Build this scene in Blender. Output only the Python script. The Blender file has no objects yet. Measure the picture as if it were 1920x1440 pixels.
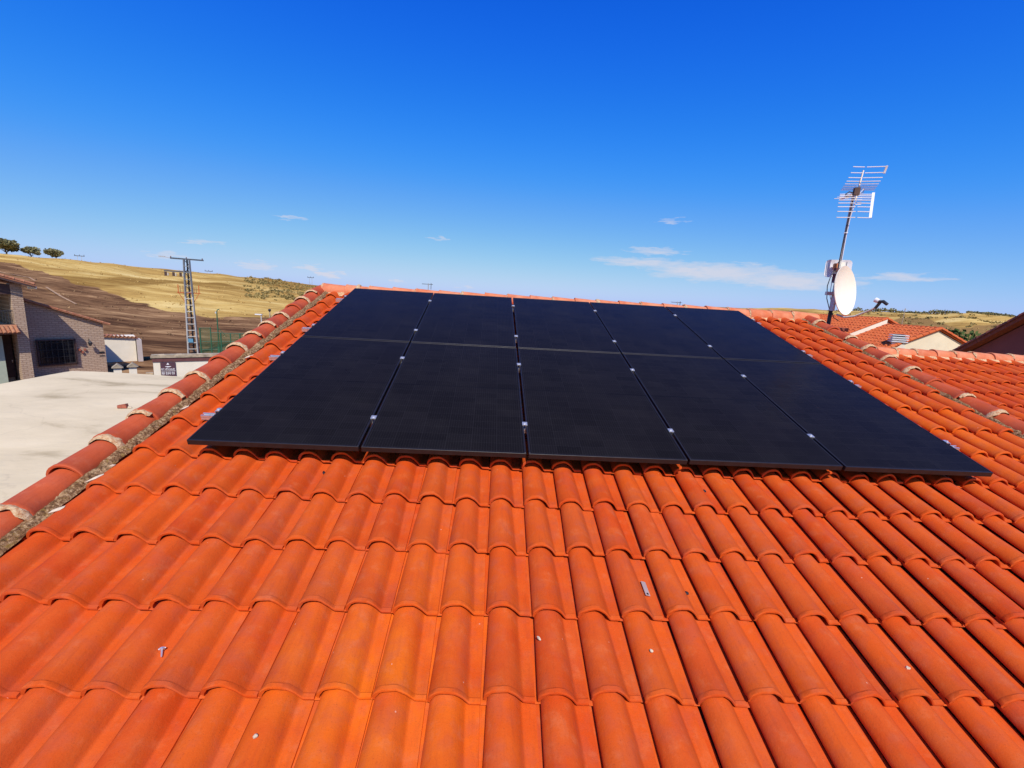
import bpy, bmesh, math, random
from math import sin, cos, pi, radians, sqrt, atan2
from mathutils import Vector, Matrix, noise

SC = bpy.context.scene
COL = SC.collection
random.seed(7)

# ------------------------------------------------------------------ camera
cam = bpy.data.cameras.new('camera')
cam.sensor_width = 36.0
cam.lens = 849.456 / 1920 * 36.0
cam.clip_start = 0.05
cam.clip_end = 9000
camo = bpy.data.objects.new('camera', cam)
COL.objects.link(camo)
CX, CY, CZ = 1.84087, -2.74538, 0.97712
RW = ((0.9974055763, -0.0430734123, 0.0576783971),
      (0.0484836358, -0.1903104459, -0.9805260176),
      (0.0532114029, 0.9807785761, -0.1877283443))
m = Matrix(((RW[0][0], -RW[1][0], -RW[2][0], CX),
            (RW[0][1], -RW[1][1], -RW[2][1], CY),
            (RW[0][2], -RW[1][2], -RW[2][2], CZ),
            (0, 0, 0, 1)))
camo.matrix_world = m
SC.camera = camo

# ------------------------------------------------------------------ sky
SUN_EL = radians(49.0)
SUN_AZ = radians(174.5)          # compass style, 0 = +Y, clockwise; the sun stands behind the camera
world = bpy.data.worlds.new('World')
SC.world = world
world.use_nodes = True
wn = world.node_tree.nodes
wl = world.node_tree.links
wn.clear()


def nd(tree, typ, **kw):
    n = tree.nodes.new(typ)
    for k, v in kw.items():
        if k.startswith('i_'):
            n.inputs[k[2:].replace('_', ' ')].default_value = v
        elif k.startswith('n_'):
            n.inputs[int(k[2:])].default_value = v
        else:
            setattr(n, k, v)
    return n


def mth(tree, op, a, b=None, c=None, clamp=False):
    n = tree.nodes.new('ShaderNodeMath')
    n.operation = op
    n.use_clamp = clamp
    for i, v in enumerate((a, b, c)):
        if v is None:
            continue
        if isinstance(v, (int, float)):
            n.inputs[i].default_value = v
        else:
            tree.links.new(v, n.inputs[i])
    return n.outputs[0]


def build_world():
    t = world.node_tree
    sky = nd(t, 'ShaderNodeTexSky', sky_type='NISHITA', sun_disc=False, sun_elevation=SUN_EL, sun_rotation=SUN_AZ,
             altitude=700, air_density=1.0, dust_density=0.6, ozone_density=2.5)
    sc_ = nd(t, 'ShaderNodeVectorMath', operation='SCALE')
    sc_.inputs['Scale'].default_value = 0.105
    t.links.new(sky.outputs[0], sc_.inputs[0])
    # the camera's vivid response to the blue of the sky, one curve for the whole dome
    cv = nd(t, 'ShaderNodeRGBCurve')
    pts = [[(0, 0), (.10, .006), (.20, .045), (.29, .125), (.40, .215), (.51, .30), (.75, .47), (1, .60)],
           [(0, 0), (.10, .035), (.14, .078), (.17, .115), (.32, .276), (.44, .375), (.71, .575), (.85, .65), (1, .71)],
           [(0, 0), (.15, .20), (.22, .30), (.28, .56), (.33, .75), (.45, .86), (.55, .91), (.70, .90), (.85, .87), (1, .88)]]
    for c_, pl in zip(cv.mapping.curves, pts):
        while len(c_.points) < len(pl):
            c_.points.new(.5, .5)
        for p_, (x_, y_) in zip(c_.points, pl):
            p_.location = (x_, y_)
    cv.mapping.update()
    t.links.new(sc_.outputs[0], cv.inputs['Color'])
    hs = nd(t, 'ShaderNodeVectorMath', operation='SCALE')
    hs.inputs['Scale'].default_value = 10.0
    t.links.new(cv.outputs[0], hs.inputs[0])
    tc = nd(t, 'ShaderNodeTexCoord')
    sep = nd(t, 'ShaderNodeSeparateXYZ')
    t.links.new(tc.outputs['Generated'], sep.inputs[0])
    az = mth(t, 'ARCTAN2', sep.outputs[0], sep.outputs[1])
    el = mth(t, 'ARCSINE', sep.outputs[2])
    # wispy noise stretched along the horizon
    cmb = nd(t, 'ShaderNodeCombineXYZ')
    t.links.new(mth(t, 'MULTIPLY', az, 9.0), cmb.inputs[0])
    t.links.new(mth(t, 'MULTIPLY', el, 42.0), cmb.inputs[1])
    nz = nd(t, 'ShaderNodeTexNoise', i_Scale=1.6, i_Detail=8.0, i_Roughness=0.62, i_Distortion=0.3)
    t.links.new(cmb.outputs[0], nz.inputs['Vector'])
    total = None
    pos_ = nd(t, 'ShaderNodeCombineXYZ')
    t.links.new(az, pos_.inputs[0])
    t.links.new(el, pos_.inputs[1])
    # small fair weather clouds drifting low over the land: azimuth, elevation, half widths (degrees), weight
    clouds = [(17.5, 4.95, 6.5, 0.75, 0.95), (26.0, 4.1, 9.5, 1.3, 1.2), (33.0, 3.4, 8.0, 1.25, 1.1), (19.0, 6.2, 3.8, 0.55, .95),
              (42.3, 3.9, 3.8, 0.55, 0.95), (-22.6, 7.1, 1.7, 0.36, 0.9), (-31.0, 3.6, 1.5, 0.36, 0.85),
              (-21.2, 1.95, 1.5, 0.45, 1.15), (-19.0, 1.35, 1.6, 0.48, 1.15), (-6.6, 6.4, 1.3, 0.32, 0.8),
              (20.4, 9.6, 2.0, 0.36, 0.7), (-11.5, 1.1, 1.1, 0.26, 0.95), (-26.5, 1.75, 2.4, 0.55, 1.0), (-34.0, 2.1, 2.0, .42, .8),
              (-3.0, 1.0, 1.4, .3, .75), (80, 5.5, 9, 1.2, .9), (-80, 6, 8, 1.1, .9), (135, 5, 10, 1.0, .9), (-130, 5, 9, 1.1, .9)]
    wz = nd(t, 'ShaderNodeTexNoise', i_Scale=3.4, i_Detail=6.0, i_Roughness=0.6)
    t.links.new(cmb.outputs[0], wz.inputs['Vector'])
    wv = nd(t, 'ShaderNodeVectorMath', operation='SUBTRACT')
    t.links.new(wz.outputs['Color'], wv.inputs[0])
    wv.inputs[1].default_value = (.5, .5, .5)
    wm = nd(t, 'ShaderNodeVectorMath', operation='MULTIPLY')
    t.links.new(wv.outputs[0], wm.inputs[0])
    wm.inputs[1].default_value = (radians(7.0), radians(1.5), 0)
    wa_ = nd(t, 'ShaderNodeVectorMath', operation='ADD')
    t.links.new(wm.outputs[0], wa_.inputs[0])
    t.links.new(pos_.outputs[0], wa_.inputs[1])
    pos_ = wa_
    for ca, ce, wa, we, wt in clouds:
        v1 = nd(t, 'ShaderNodeVectorMath', operation='SUBTRACT')
        t.links.new(pos_.outputs[0], v1.inputs[0])
        v1.inputs[1].default_value = (radians(ca), radians(ce), 0)
        v2 = nd(t, 'ShaderNodeVectorMath', operation='DIVIDE')
        t.links.new(v1.outputs[0], v2.inputs[0])
        v2.inputs[1].default_value = (radians(wa), radians(we), 1)
        v3 = nd(t, 'ShaderNodeVectorMath', operation='DOT_PRODUCT')
        t.links.new(v2.outputs[0], v3.inputs[0])
        t.links.new(v2.outputs[0], v3.inputs[1])
        g = mth(t, 'MULTIPLY', mth(t, 'SUBTRACT', 1.0, v3.outputs['Value'], clamp=True), wt)
        total = g if total is None else mth(t, 'MAXIMUM', total, g)
    dens = mth(t, 'ADD', mth(t, 'MULTIPLY', total, 0.62), mth(t, 'SUBTRACT', nz.outputs[0], 0.62))
    dens = mth(t, 'MULTIPLY', mth(t, 'MULTIPLY', dens, 1.7, clamp=True), mth(t, 'MULTIPLY', total, 2.5, clamp=True))
    # a thin pale veil close to the horizon, all the way round
    mix = nd(t, 'ShaderNodeMix', data_type='RGBA')
    mix.inputs[7].default_value = (6.9, 6.9, 7.9, 1)
    t.links.new(mth(t, 'MULTIPLY', dens, 0.8), mix.inputs[0])
    t.links.new(hs.outputs[0], mix.inputs[6])
    bg = nd(t, 'ShaderNodeBackground', i_Strength=0.1)
    t.links.new(mix.outputs[2], bg.inputs[0])
    out = nd(t, 'ShaderNodeOutputWorld')
    t.links.new(bg.outputs[0], out.inputs[0])


build_world()

# ------------------------------------------------------------------ sun
sl = bpy.data.lights.new('sun', 'SUN')
sl.energy = 4.8
sl.angle = radians(0.53)
sl.color = (1.0, 0.93, 0.82)
so = bpy.data.objects.new('sun', sl)
COL.objects.link(so)
sdir = Vector((sin(SUN_AZ) * cos(SUN_EL), cos(SUN_AZ) * cos(SUN_EL), sin(SUN_EL)))
so.rotation_euler = sdir.to_track_quat('Z', 'Y').to_euler()
so.location = (0, -20, 30)

SC.view_settings.view_transform = 'Standard'
SC.view_settings.look = 'None'
SC.view_settings.gamma = 1.0
SC.view_settings.exposure = 0.0
SC.render.engine = 'CYCLES'
SC.cycles.max_bounces = 5
SC.cycles.diffuse_bounces = 3
SC.cycles.glossy_bounces = 3
SC.cycles.transparent_max_bounces = 12

# ------------------------------------------------------------------ helpers
PITCH = radians(15.5)
SA, CA = sin(PITCH), cos(PITCH)


def pw(u, v, w):                     # roof plane coordinates -> world
    return Vector((u, v * CA - w * SA, v * SA + w * CA))


def pix(p):                          # where a world point falls in the 1920 x 1440 picture; used to choose which tiles are built singly
    d = (p[0] - CX, p[1] - CY, p[2] - CZ)
    c = [sum(RW[i][k] * d[k] for k in range(3)) for i in range(3)]
    if c[2] < 0.1:
        return (-9999, -9999)
    return (960 + 849.456 * c[0] / c[2], 720 + 849.456 * c[1] / c[2])


class MB:
    def __init__(s):
        s.v = []
        s.f = []

    def add(s, vs, fs):
        o = len(s.v)
        s.v += [Vector(x) for x in vs]
        s.f += [tuple(o + i for i in f) for f in fs]
        return s

    def box(s, c, d, rz=0.0, M=None):
        x, y, z = d[0] / 2, d[1] / 2, d[2] / 2
        vs = [Vector((a * x, b * y, e * z)) for a in (-1, 1) for b in (-1, 1) for e in (-1, 1)]
        if M is None:
            M = Matrix.Rotation(rz, 3, 'Z')
        vs = [M @ q + Vector(c) for q in vs]
        return s.add(vs, [(0, 1, 3, 2), (4, 6, 7, 5), (0, 4, 5, 1), (2, 3, 7, 6), (0, 2, 6, 4), (1, 5, 7, 3)])

    def bar(s, a, b, w, h=None):
        a, b = Vector(a), Vector(b)
        h = h or w
        d = (b - a)
        L = d.length
        M = d.to_track_quat('Y', 'Z').to_matrix()
        return s.box((a + b) / 2, (w, L, h), M=M)

    def tube(s, pts, r, n=8, caps=True):
        pts = [Vector(p) for p in pts]
        rs = r if isinstance(r, (list, tuple)) else [r] * len(pts)
        o = len(s.v)
        up = None
        for i, p in enumerate(pts):
            t = (pts[min(i + 1, len(pts) - 1)] - pts[max(i - 1, 0)]).normalized()
            if up is None:
                up = t.orthogonal().normalized()
            up = (up - t * up.dot(t)).normalized()
            sd = t.cross(up)
            for k in range(n):
                a = 2 * pi * k / n
                s.v.append(p + (up * cos(a) + sd * sin(a)) * rs[i])
        for i in range(len(pts) - 1):
            for k in range(n):
                s.f.append((o + i * n + k, o + i * n + (k + 1) % n, o + (i + 1) * n + (k + 1) % n, o + (i + 1) * n + k))
        if caps:
            s.f.append(tuple(o + k for k in reversed(range(n))))
            s.f.append(tuple(o + (len(pts) - 1) * n + k for k in range(n)))
        return s

    def prism(s, poly, a, b):
        """poly: list of 3d points of one end, translated by vector (b) to the other; a unused offset"""
        n = len(poly)
        P = [Vector(p) + Vector(a) for p in poly]
        Q = [p + Vector(b) for p in P]
        return s.add(P + Q, [tuple(range(n)), tuple(reversed(range(n, 2 * n)))] +
                     [(i, n + i, n + (i + 1) % n, (i + 1) % n) for i in range(n)])

    def mesh(s, name, smooth=None):
        me = bpy.data.meshes.new(name)
        me.from_pydata([tuple(v) for v in s.v], [], s.f)
        bm = bmesh.new()
        bm.from_mesh(me)
        bmesh.ops.recalc_face_normals(bm, faces=bm.faces)
        bm.to_mesh(me)
        bm.free()
        if smooth is not None:
            for p in me.polygons:
                p.use_smooth = True
            me.set_sharp_from_angle(angle=radians(smooth))
        return me

    def build(s, name, mat, parent=None, smooth=None, loc=None):
        me = s.mesh(name, smooth)
        return ob(name, me, mat, parent, loc)


def ob(name, me, mat=None, parent=None, loc=None):
    o = bpy.data.objects.new(name, me)
    COL.objects.link(o)
    if mat is not None and me is not None and not me.materials:
        me.materials.append(mat)
    if parent is not None:
        o.parent = parent
    if loc is not None:
        o.location = loc
    return o


def empty(name, loc=(0, 0, 0), rz=0.0):
    o = bpy.data.objects.new(name, None)
    o.empty_display_size = 0.2
    COL.objects.link(o)
    o.location = loc
    o.rotation_euler = (0, 0, rz)
    return o


def tag(o, label=None, cat=None, group=None, kind=None):
    if label:
        o['label'] = label
    if cat:
        o['category'] = cat
    if group:
        o['group'] = group
    if kind:
        o['kind'] = kind
    return o


# ------------------------------------------------------------------ materials
def newmat(name):
    mt = bpy.data.materials.new(name)
    mt.use_nodes = True
    t = mt.node_tree
    b = t.nodes['Principled BSDF']
    return mt, t, b


def ramp(t, fac, stops, interp='LINEAR'):
    r = t.nodes.new('ShaderNodeValToRGB')
    r.color_ramp.interpolation = interp
    e = r.color_ramp.elements
    while len(e) < len(stops):
        e.new(0.5)
    for i, (p, c) in enumerate(stops):
        e[i].position = p
        e[i].color = (*c, 1) if len(c) == 3 else c
    if fac is not None:
        t.links.new(fac, r.inputs[0])
    return r.outputs[0]


def mixc(t, fac, a, b, blend='MIX'):
    n = t.nodes.new('ShaderNodeMix')
    n.data_type = 'RGBA'
    n.blend_type = blend
    for i, v in ((0, fac), (6, a), (7, b)):
        if isinstance(v, (int, float)):
            n.inputs[i].default_value = v
        elif isinstance(v, tuple):
            n.inputs[i].default_value = (*v, 1) if len(v) == 3 else v
        else:
            t.links.new(v, n.inputs[i])
    return n.outputs[2]


def noisen(t, scale, detail=4, rough=0.55, vec=None, w=None, dist=0.0):
    n = t.nodes.new('ShaderNodeTexNoise')
    n.inputs['Scale'].default_value = scale
    n.inputs['Detail'].default_value = detail
    n.inputs['Roughness'].default_value = rough
    n.inputs['Distortion'].default_value = dist
    if w is not None:
        n.noise_dimensions = '4D'
        t.links.new(w, n.inputs['W'])
    if vec is not None:
        t.links.new(vec, n.inputs['Vector'])
    return n.outputs[0]


def simple(name, col, rough=0.6, metal=0.0, var=0.12, scale=6.0, bump=0.0, bscale=40, spec=0.5):
    mt, t, b = newmat(name)
    tc = nd(t, 'ShaderNodeTexCoord')
    n = noisen(t, scale, 5, 0.6, tc.outputs['Object'])
    lo = tuple(c * (1 - var) for c in col)
    hi = tuple(min(1, c * (1 + var)) for c in col)
    t.links.new(ramp(t, n, [(0.3, lo), (0.7, hi)]), b.inputs['Base Color'])
    b.inputs['Roughness'].default_value = rough
    b.inputs['Metallic'].default_value = metal
    b.inputs['Specular IOR Level'].default_value = spec
    if bump:
        bn = nd(t, 'ShaderNodeBump', i_Strength=bump, i_Distance=0.01)
        t.links.new(noisen(t, bscale, 5, 0.6, tc.outputs['Object']), bn.inputs['Height'])
        t.links.new(bn.outputs[0], b.inputs['Normal'])
    return mt


def terracotta(name, base, alt, pale, stain=0.5, speck=1.0, bloom=1.0):
    """fired clay: every tile its own tone, a cloudy bloom, lime specks"""
    mt, t, b = newmat(name)
    tc = nd(t, 'ShaderNodeTexCoord')
    oi = nd(t, 'ShaderNodeObjectInfo')
    ge = nd(t, 'ShaderNodeNewGeometry')
    rnd = mth(t, 'FRACT', mth(t, 'MULTIPLY_ADD', ge.outputs['Random Per Island'], 3.7, oi.outputs['Random']))
    off = nd(t, 'ShaderNodeCombineXYZ')
    for i_, k_ in enumerate((37.0, 59.0, 83.0)):
        t.links.new(mth(t, 'MULTIPLY', rnd, k_), off.inputs[i_])
    va = nd(t, 'ShaderNodeVectorMath', operation='ADD')
    t.links.new(tc.outputs['Object'], va.inputs[0])
    t.links.new(off.outputs[0], va.inputs[1])
    V = va.outputs[0]
    rnd2 = mth(t, 'FRACT', mth(t, 'MULTIPLY', rnd, 17.31))
    big = noisen(t, 7.0, 3, 0.5, V)
    fine = noisen(t, 160.0, 3, 0.6, V)
    c = mixc(t, ramp(t, rnd, [(0.0, (0, 0, 0)), (1.0, (1, 1, 1))]), base, alt)
    c = mixc(t, mth(t, 'MULTIPLY', mth(t, 'POWER', rnd2, 4.0), 0.22), c, (0.40, 0.07, 0.03))
    bl = ramp(t, big, [(0.38, (0, 0, 0)), (0.68, (1, 1, 1))])
    c = mixc(t, mth(t, 'MULTIPLY', bl, stain), c, pale)
    c = mixc(t, mth(t, 'MULTIPLY', mth(t, 'SUBTRACT', fine, 0.5, clamp=True), 0.35), c, (0.8, 0.2, 0.07), 'MIX')
    # yellow tint by object colour, strongest in two soft patches of the roof
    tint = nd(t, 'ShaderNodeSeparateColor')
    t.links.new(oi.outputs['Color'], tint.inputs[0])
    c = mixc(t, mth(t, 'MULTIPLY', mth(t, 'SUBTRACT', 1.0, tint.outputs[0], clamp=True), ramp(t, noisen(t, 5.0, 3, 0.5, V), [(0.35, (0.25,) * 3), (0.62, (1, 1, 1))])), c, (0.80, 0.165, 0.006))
    # greyish rose bloom left by the kiln on one flank of some tiles
    sx_ = nd(t, 'ShaderNodeSeparateXYZ')
    t.links.new(tc.outputs['Object'], sx_.inputs[0])
    bl2 = noisen(t, 11.0, 4, 0.55, V)
    bl2 = ramp(t, bl2, [(0.47, (0, 0, 0)), (0.66, (1, 1, 1))])
    c = mixc(t, mth(t, 'MULTIPLY', bl2, 0.30 * bloom), c, (0.40, 0.085, 0.05))
    # lime specks and small chips
    vo = nd(t, 'ShaderNodeTexVoronoi', i_Scale=19.0, i_Randomness=1.0)
    t.links.new(V, vo.inputs['Vector'])
    sp = mth(t, 'LESS_THAN', vo.outputs['Distance'], 0.06)
    sep = nd(t, 'ShaderNodeSeparateColor')
    t.links.new(vo.outputs['Color'], sep.inputs[0])
    sp = mth(t, 'MULTIPLY', sp, mth(t, 'GREATER_THAN', sep.outputs[0], 0.93))
    c = mixc(t, mth(t, 'MULTIPLY', sp, 0.5 * speck), c, (0.80, 0.50, 0.36))
    # rain streaks running down the slope, pale dust and darker soot
    mpv = nd(t, 'ShaderNodeMapping')
    mpv.inputs['Scale'].default_value = (1.0, 0.10, 1.0)
    t.links.new(V, mpv.inputs[0])
    st = noisen(t, 60.0, 4, 0.6, mpv.outputs[0])
    c = mixc(t, mth(t, 'MULTIPLY', ramp(t, st, [(0.50, (0, 0, 0)), (0.72, (1, 1, 1))]), 0.22), c, (0.30, 0.042, 0.012))
    du = noisen(t, 14.0, 6, 0.68, V)
    c = mixc(t, mth(t, 'MULTIPLY', ramp(t, du, [(0.55, (0, 0, 0)), (0.75, (1, 1, 1))]), 0.28), c, (0.62, 0.20, 0.09))
    pit = noisen(t, 210.0, 2, 0.5, V)
    c = mixc(t, mth(t, 'MULTIPLY', ramp(t, pit, [(0.62, (0, 0, 0)), (0.72, (1, 1, 1))]), 0.35), c, (0.22, 0.035, 0.012))
    # grime
    gr = noisen(t, 2.2, 4, 0.6, V)
    c = mixc(t, mth(t, 'MULTIPLY', ramp(t, gr, [(0.5, (0, 0, 0)), (0.8, (1, 1, 1))]), 0.18), c, (0.20, 0.05, 0.025))
    t.links.new(c, b.inputs['Base Color'])
    rr = ramp(t, fine, [(0.3, (0.62,) * 3), (0.7, (0.82,) * 3)])
    t.links.new(rr, b.inputs['Roughness'])
    b.inputs['Specular IOR Level'].default_value = 0.16
    bn = nd(t, 'ShaderNodeBump', i_Strength=0.30, i_Distance=0.004)
    t.links.new(mth(t, 'ADD', noisen(t, 45, 4, 0.6, V), mth(t, 'MULTIPLY', fine, 0.4)), bn.inputs['Height'])
    t.links.new(bn.outputs[0], b.inputs['Normal'])
    return mt


def mortar_mat(name, dark, mid, light, thr=0.55, lichen=0.75):
    mt, t, b = newmat(name)
    tc = nd(t, 'ShaderNodeTexCoord')
    n1 = noisen(t, 9, 6, 0.7, tc.outputs['Object'])
    n2 = noisen(t, 60, 5, 0.7, tc.outputs['Object'])
    c = ramp(t, n2, [(0.32, dark), (0.5, mid), (0.68, light)])
    c = mixc(t, ramp(t, n1, [(thr, (0, 0, 0)), (thr + 0.15, (1, 1, 1))]), c, light)
    n3 = noisen(t, 23, 5, 0.7, tc.outputs['Object'])
    c = mixc(t, mth(t, 'MULTIPLY', ramp(t, n3, [(0.56, (0, 0, 0)), (0.68, (1, 1, 1))]), lichen), c, (0.42, 0.28, 0.05))
    t.links.new(c, b.inputs['Base Color'])
    b.inputs['Roughness'].default_value = 0.95
    b.inputs['Specular IOR Level'].default_value = 0.1
    bn = nd(t, 'ShaderNodeBump', i_Strength=0.9, i_Distance=0.012)
    t.links.new(noisen(t, 70, 6, 0.75, tc.outputs['Object']), bn.inputs['Height'])
    t.links.new(bn.outputs[0], b.inputs['Normal'])
    return mt


M = {}
M['tile'] = terracotta('terracotta_field', (0.55, 0.056, 0.005), (0.61, 0.087, 0.007), (0.63, 0.110, 0.016), 0.55)
M['cap'] = terracotta('terracotta_cap', (0.46, 0.070, 0.024), (0.52, 0.088, 0.026), (0.58, 0.115, 0.045), 0.6)
M['ridge'] = terracotta('terracotta_ridge', (0.62, 0.17, 0.07), (0.66, 0.22, 0.10), (0.72, 0.32, 0.18), 0.6)
M['oldtile'] = terracotta('terracotta_old', (0.48, 0.085, 0.022), (0.56, 0.12, 0.03), (0.60, 0.18, 0.06), 0.6, 0.4)
M['weathered'] = terracotta('weathered_tile', (0.30, 0.115, 0.06), (0.38, 0.17, 0.09), (0.44, 0.26, 0.15), 0.6, 0.3)
M['maroon_tile'] = terracotta('maroon_tile', (0.16, 0.045, 0.035), (0.20, 0.06, 0.04), (0.24, 0.09, 0.06), 0.5, 0.2)
M['mortar'] = mortar_mat('weathered_mortar', (0.040, 0.022, 0.012), (0.22, 0.115, 0.052), (0.58, 0.40, 0.22), 0.57, 0.35)
M['ring'] = mortar_mat('joint_mortar', (0.42, 0.13, 0.05), (0.58, 0.38, 0.21), (0.74, 0.57, 0.36), 0.52, 0.25)
M['ridge_mortar'] = mortar_mat('ridge_mortar', (0.30, 0.12, 0.05), (0.60, 0.36, 0.19), (0.74, 0.52, 0.30), 0.5)
M['chip'] = simple('lime_chip', (0.60, 0.49, 0.35), 0.9, var=0.15, scale=60)
M['frame'] = simple('black_anodised', (0.014, 0.011, 0.011), 0.45, 0.0, var=0.3, scale=20, spec=0.4)
M['alu'] = simple('mill_aluminium', (0.78, 0.76, 0.76), 0.36, 0.75, var=0.1, scale=30)
M['galv'] = simple('galvanised_steel', (0.55, 0.56, 0.57), 0.5, 0.55, var=0.15, scale=30)
M['galv_light'] = simple('pale_galvanised', (0.54, 0.52, 0.48), 0.6, 0.1, var=0.15, scale=10)
M['zinc'] = simple('dull_zinc', (0.42, 0.33, 0.32), 0.6, 0.2)
M['galv_dark'] = simple('weathered_galvanised', (0.22, 0.23, 0.24), 0.6, 0.2, var=0.2)
M['dark_steel'] = simple('dark_painted_steel', (0.035, 0.035, 0.04), 0.55, 0.2, var=0.25)
M['steel_blue'] = simple('grey_blue_steel', (0.09, 0.10, 0.12), 0.55, 0.3, var=0.2)
M['dish'] = simple('cream_enamel', (0.86, 0.80, 0.66), 0.35, 0.0, var=0.03, scale=3)
M['white'] = simple('white_plastic', (0.74, 0.73, 0.75), 0.4, 0.0, var=0.05, scale=5)
M['black'] = simple('black_rubber', (0.015, 0.015, 0.017), 0.5, 0.0, var=0.2)
M['orange'] = simple('orange_plastic', (0.55, 0.17, 0.04), 0.5)
M['silver'] = simple('silver_rod', (0.82, 0.80, 0.78), 0.45, 0.15, var=0.05)
M['deck'] = simple('roof_deck', (0.20, 0.055, 0.03), 0.9, var=0.2)
M['cream'] = simple('cream_render', (0.74, 0.63, 0.45), 0.9, var=0.06, scale=1.5, bump=0.2)
M['white_wall'] = simple('white_render', (0.78, 0.70, 0.56), 0.9, var=0.06, scale=1.2, bump=0.15)
M['dark_red'] = simple('dark_red_render', (0.20, 0.055, 0.05), 0.9, var=0.12, scale=1.0, bump=0.2)
M['brown_trim'] = simple('maroon_trim', (0.13, 0.045, 0.045), 0.8, var=0.2)
M['stone'] = simple('weathered_coping', (0.36, 0.29, 0.20), 0.95, var=0.4, scale=5, bump=0.5)
M['glass_dark'] = simple('dark_glass', (0.012, 0.012, 0.016), 0.12, 0.0, var=0.2)
M['wood'] = simple('dark_wood', (0.07, 0.035, 0.028), 0.7, var=0.3)
M['purple'] = simple('shaded_render', (0.50, 0.43, 0.40), 0.9, var=0.08, scale=2)
M['green'] = simple('green_paint', (0.03, 0.12, 0.06), 0.5, var=0.2)
M['pale_green'] = simple('pale_green_render', (0.40, 0.44, 0.33), 0.85, var=0.06)
M['sign'] = simple('sign_board', (0.085, 0.035, 0.05), 0.6, var=0.1)
M['sign_white'] = simple('sign_print', (0.78, 0.76, 0.76), 0.6, var=0.04)
M['blue'] = simple('blue_sign', (0.10, 0.28, 0.42), 0.6, var=0.1)
M['bark'] = simple('bark', (0.10, 0.07, 0.05), 0.95, var=0.4, scale=8, bump=0.5)
M['rubble'] = simple('stone_rubble', (0.42, 0.31, 0.19), 0.95, var=0.45, scale=3, bump=0.8, bscale=9)
M['track'] = simple('dirt_track', (0.36, 0.22, 0.12), 1.0, var=0.3, scale=1)
M['brick_red'] = simple('fired_brick', (0.34, 0.10, 0.06), 0.9, var=0.3, scale=20)


def brick_wall_mat():
    mt, t, b = newmat('pale_brickwork')
    tc = nd(t, 'ShaderNodeTexCoord')
    mp = nd(t, 'ShaderNodeMapping')
    mp.inputs['Rotation'].default_value = (radians(90), 0, 0)
    t.links.new(tc.outputs['Object'], mp.inputs[0])
    br = nd(t, 'ShaderNodeTexBrick', i_Scale=1.0)
    br.inputs['Color1'].default_value = (0.47, 0.34, 0.235, 1)
    br.inputs['Color2'].default_value = (0.56, 0.42, 0.30, 1)
    br.inputs['Mortar'].default_value = (0.33, 0.22, 0.15, 1)
    br.inputs['Mortar Size'].default_value = 0.018
    br.inputs['Brick Width'].default_value = 0.30
    br.inputs['Row Height'].default_value = 0.115
    br.inputs['Bias'].default_value = -0.1
    t.links.new(mp.outputs[0], br.inputs[0])
    c = mixc(t, mth(t, 'MULTIPLY', noisen(t, 1.7, 5, 0.6, tc.outputs['Object']), 0.4), br.outputs[0], (0.36, 0.22, 0.15))
    t.links.new(c, b.inputs['Base Color'])
    b.inputs['Roughness'].default_value = 0.95
    bn = nd(t, 'ShaderNodeBump', i_Strength=0.7, i_Distance=0.02)
    t.links.new(mth(t, 'SUBTRACT', 1.0, br.outputs['Fac']), bn.inputs['Height'])
    t.links.new(bn.outputs[0], b.inputs['Normal'])
    return mt


M['brick'] = brick_wall_mat()


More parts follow.
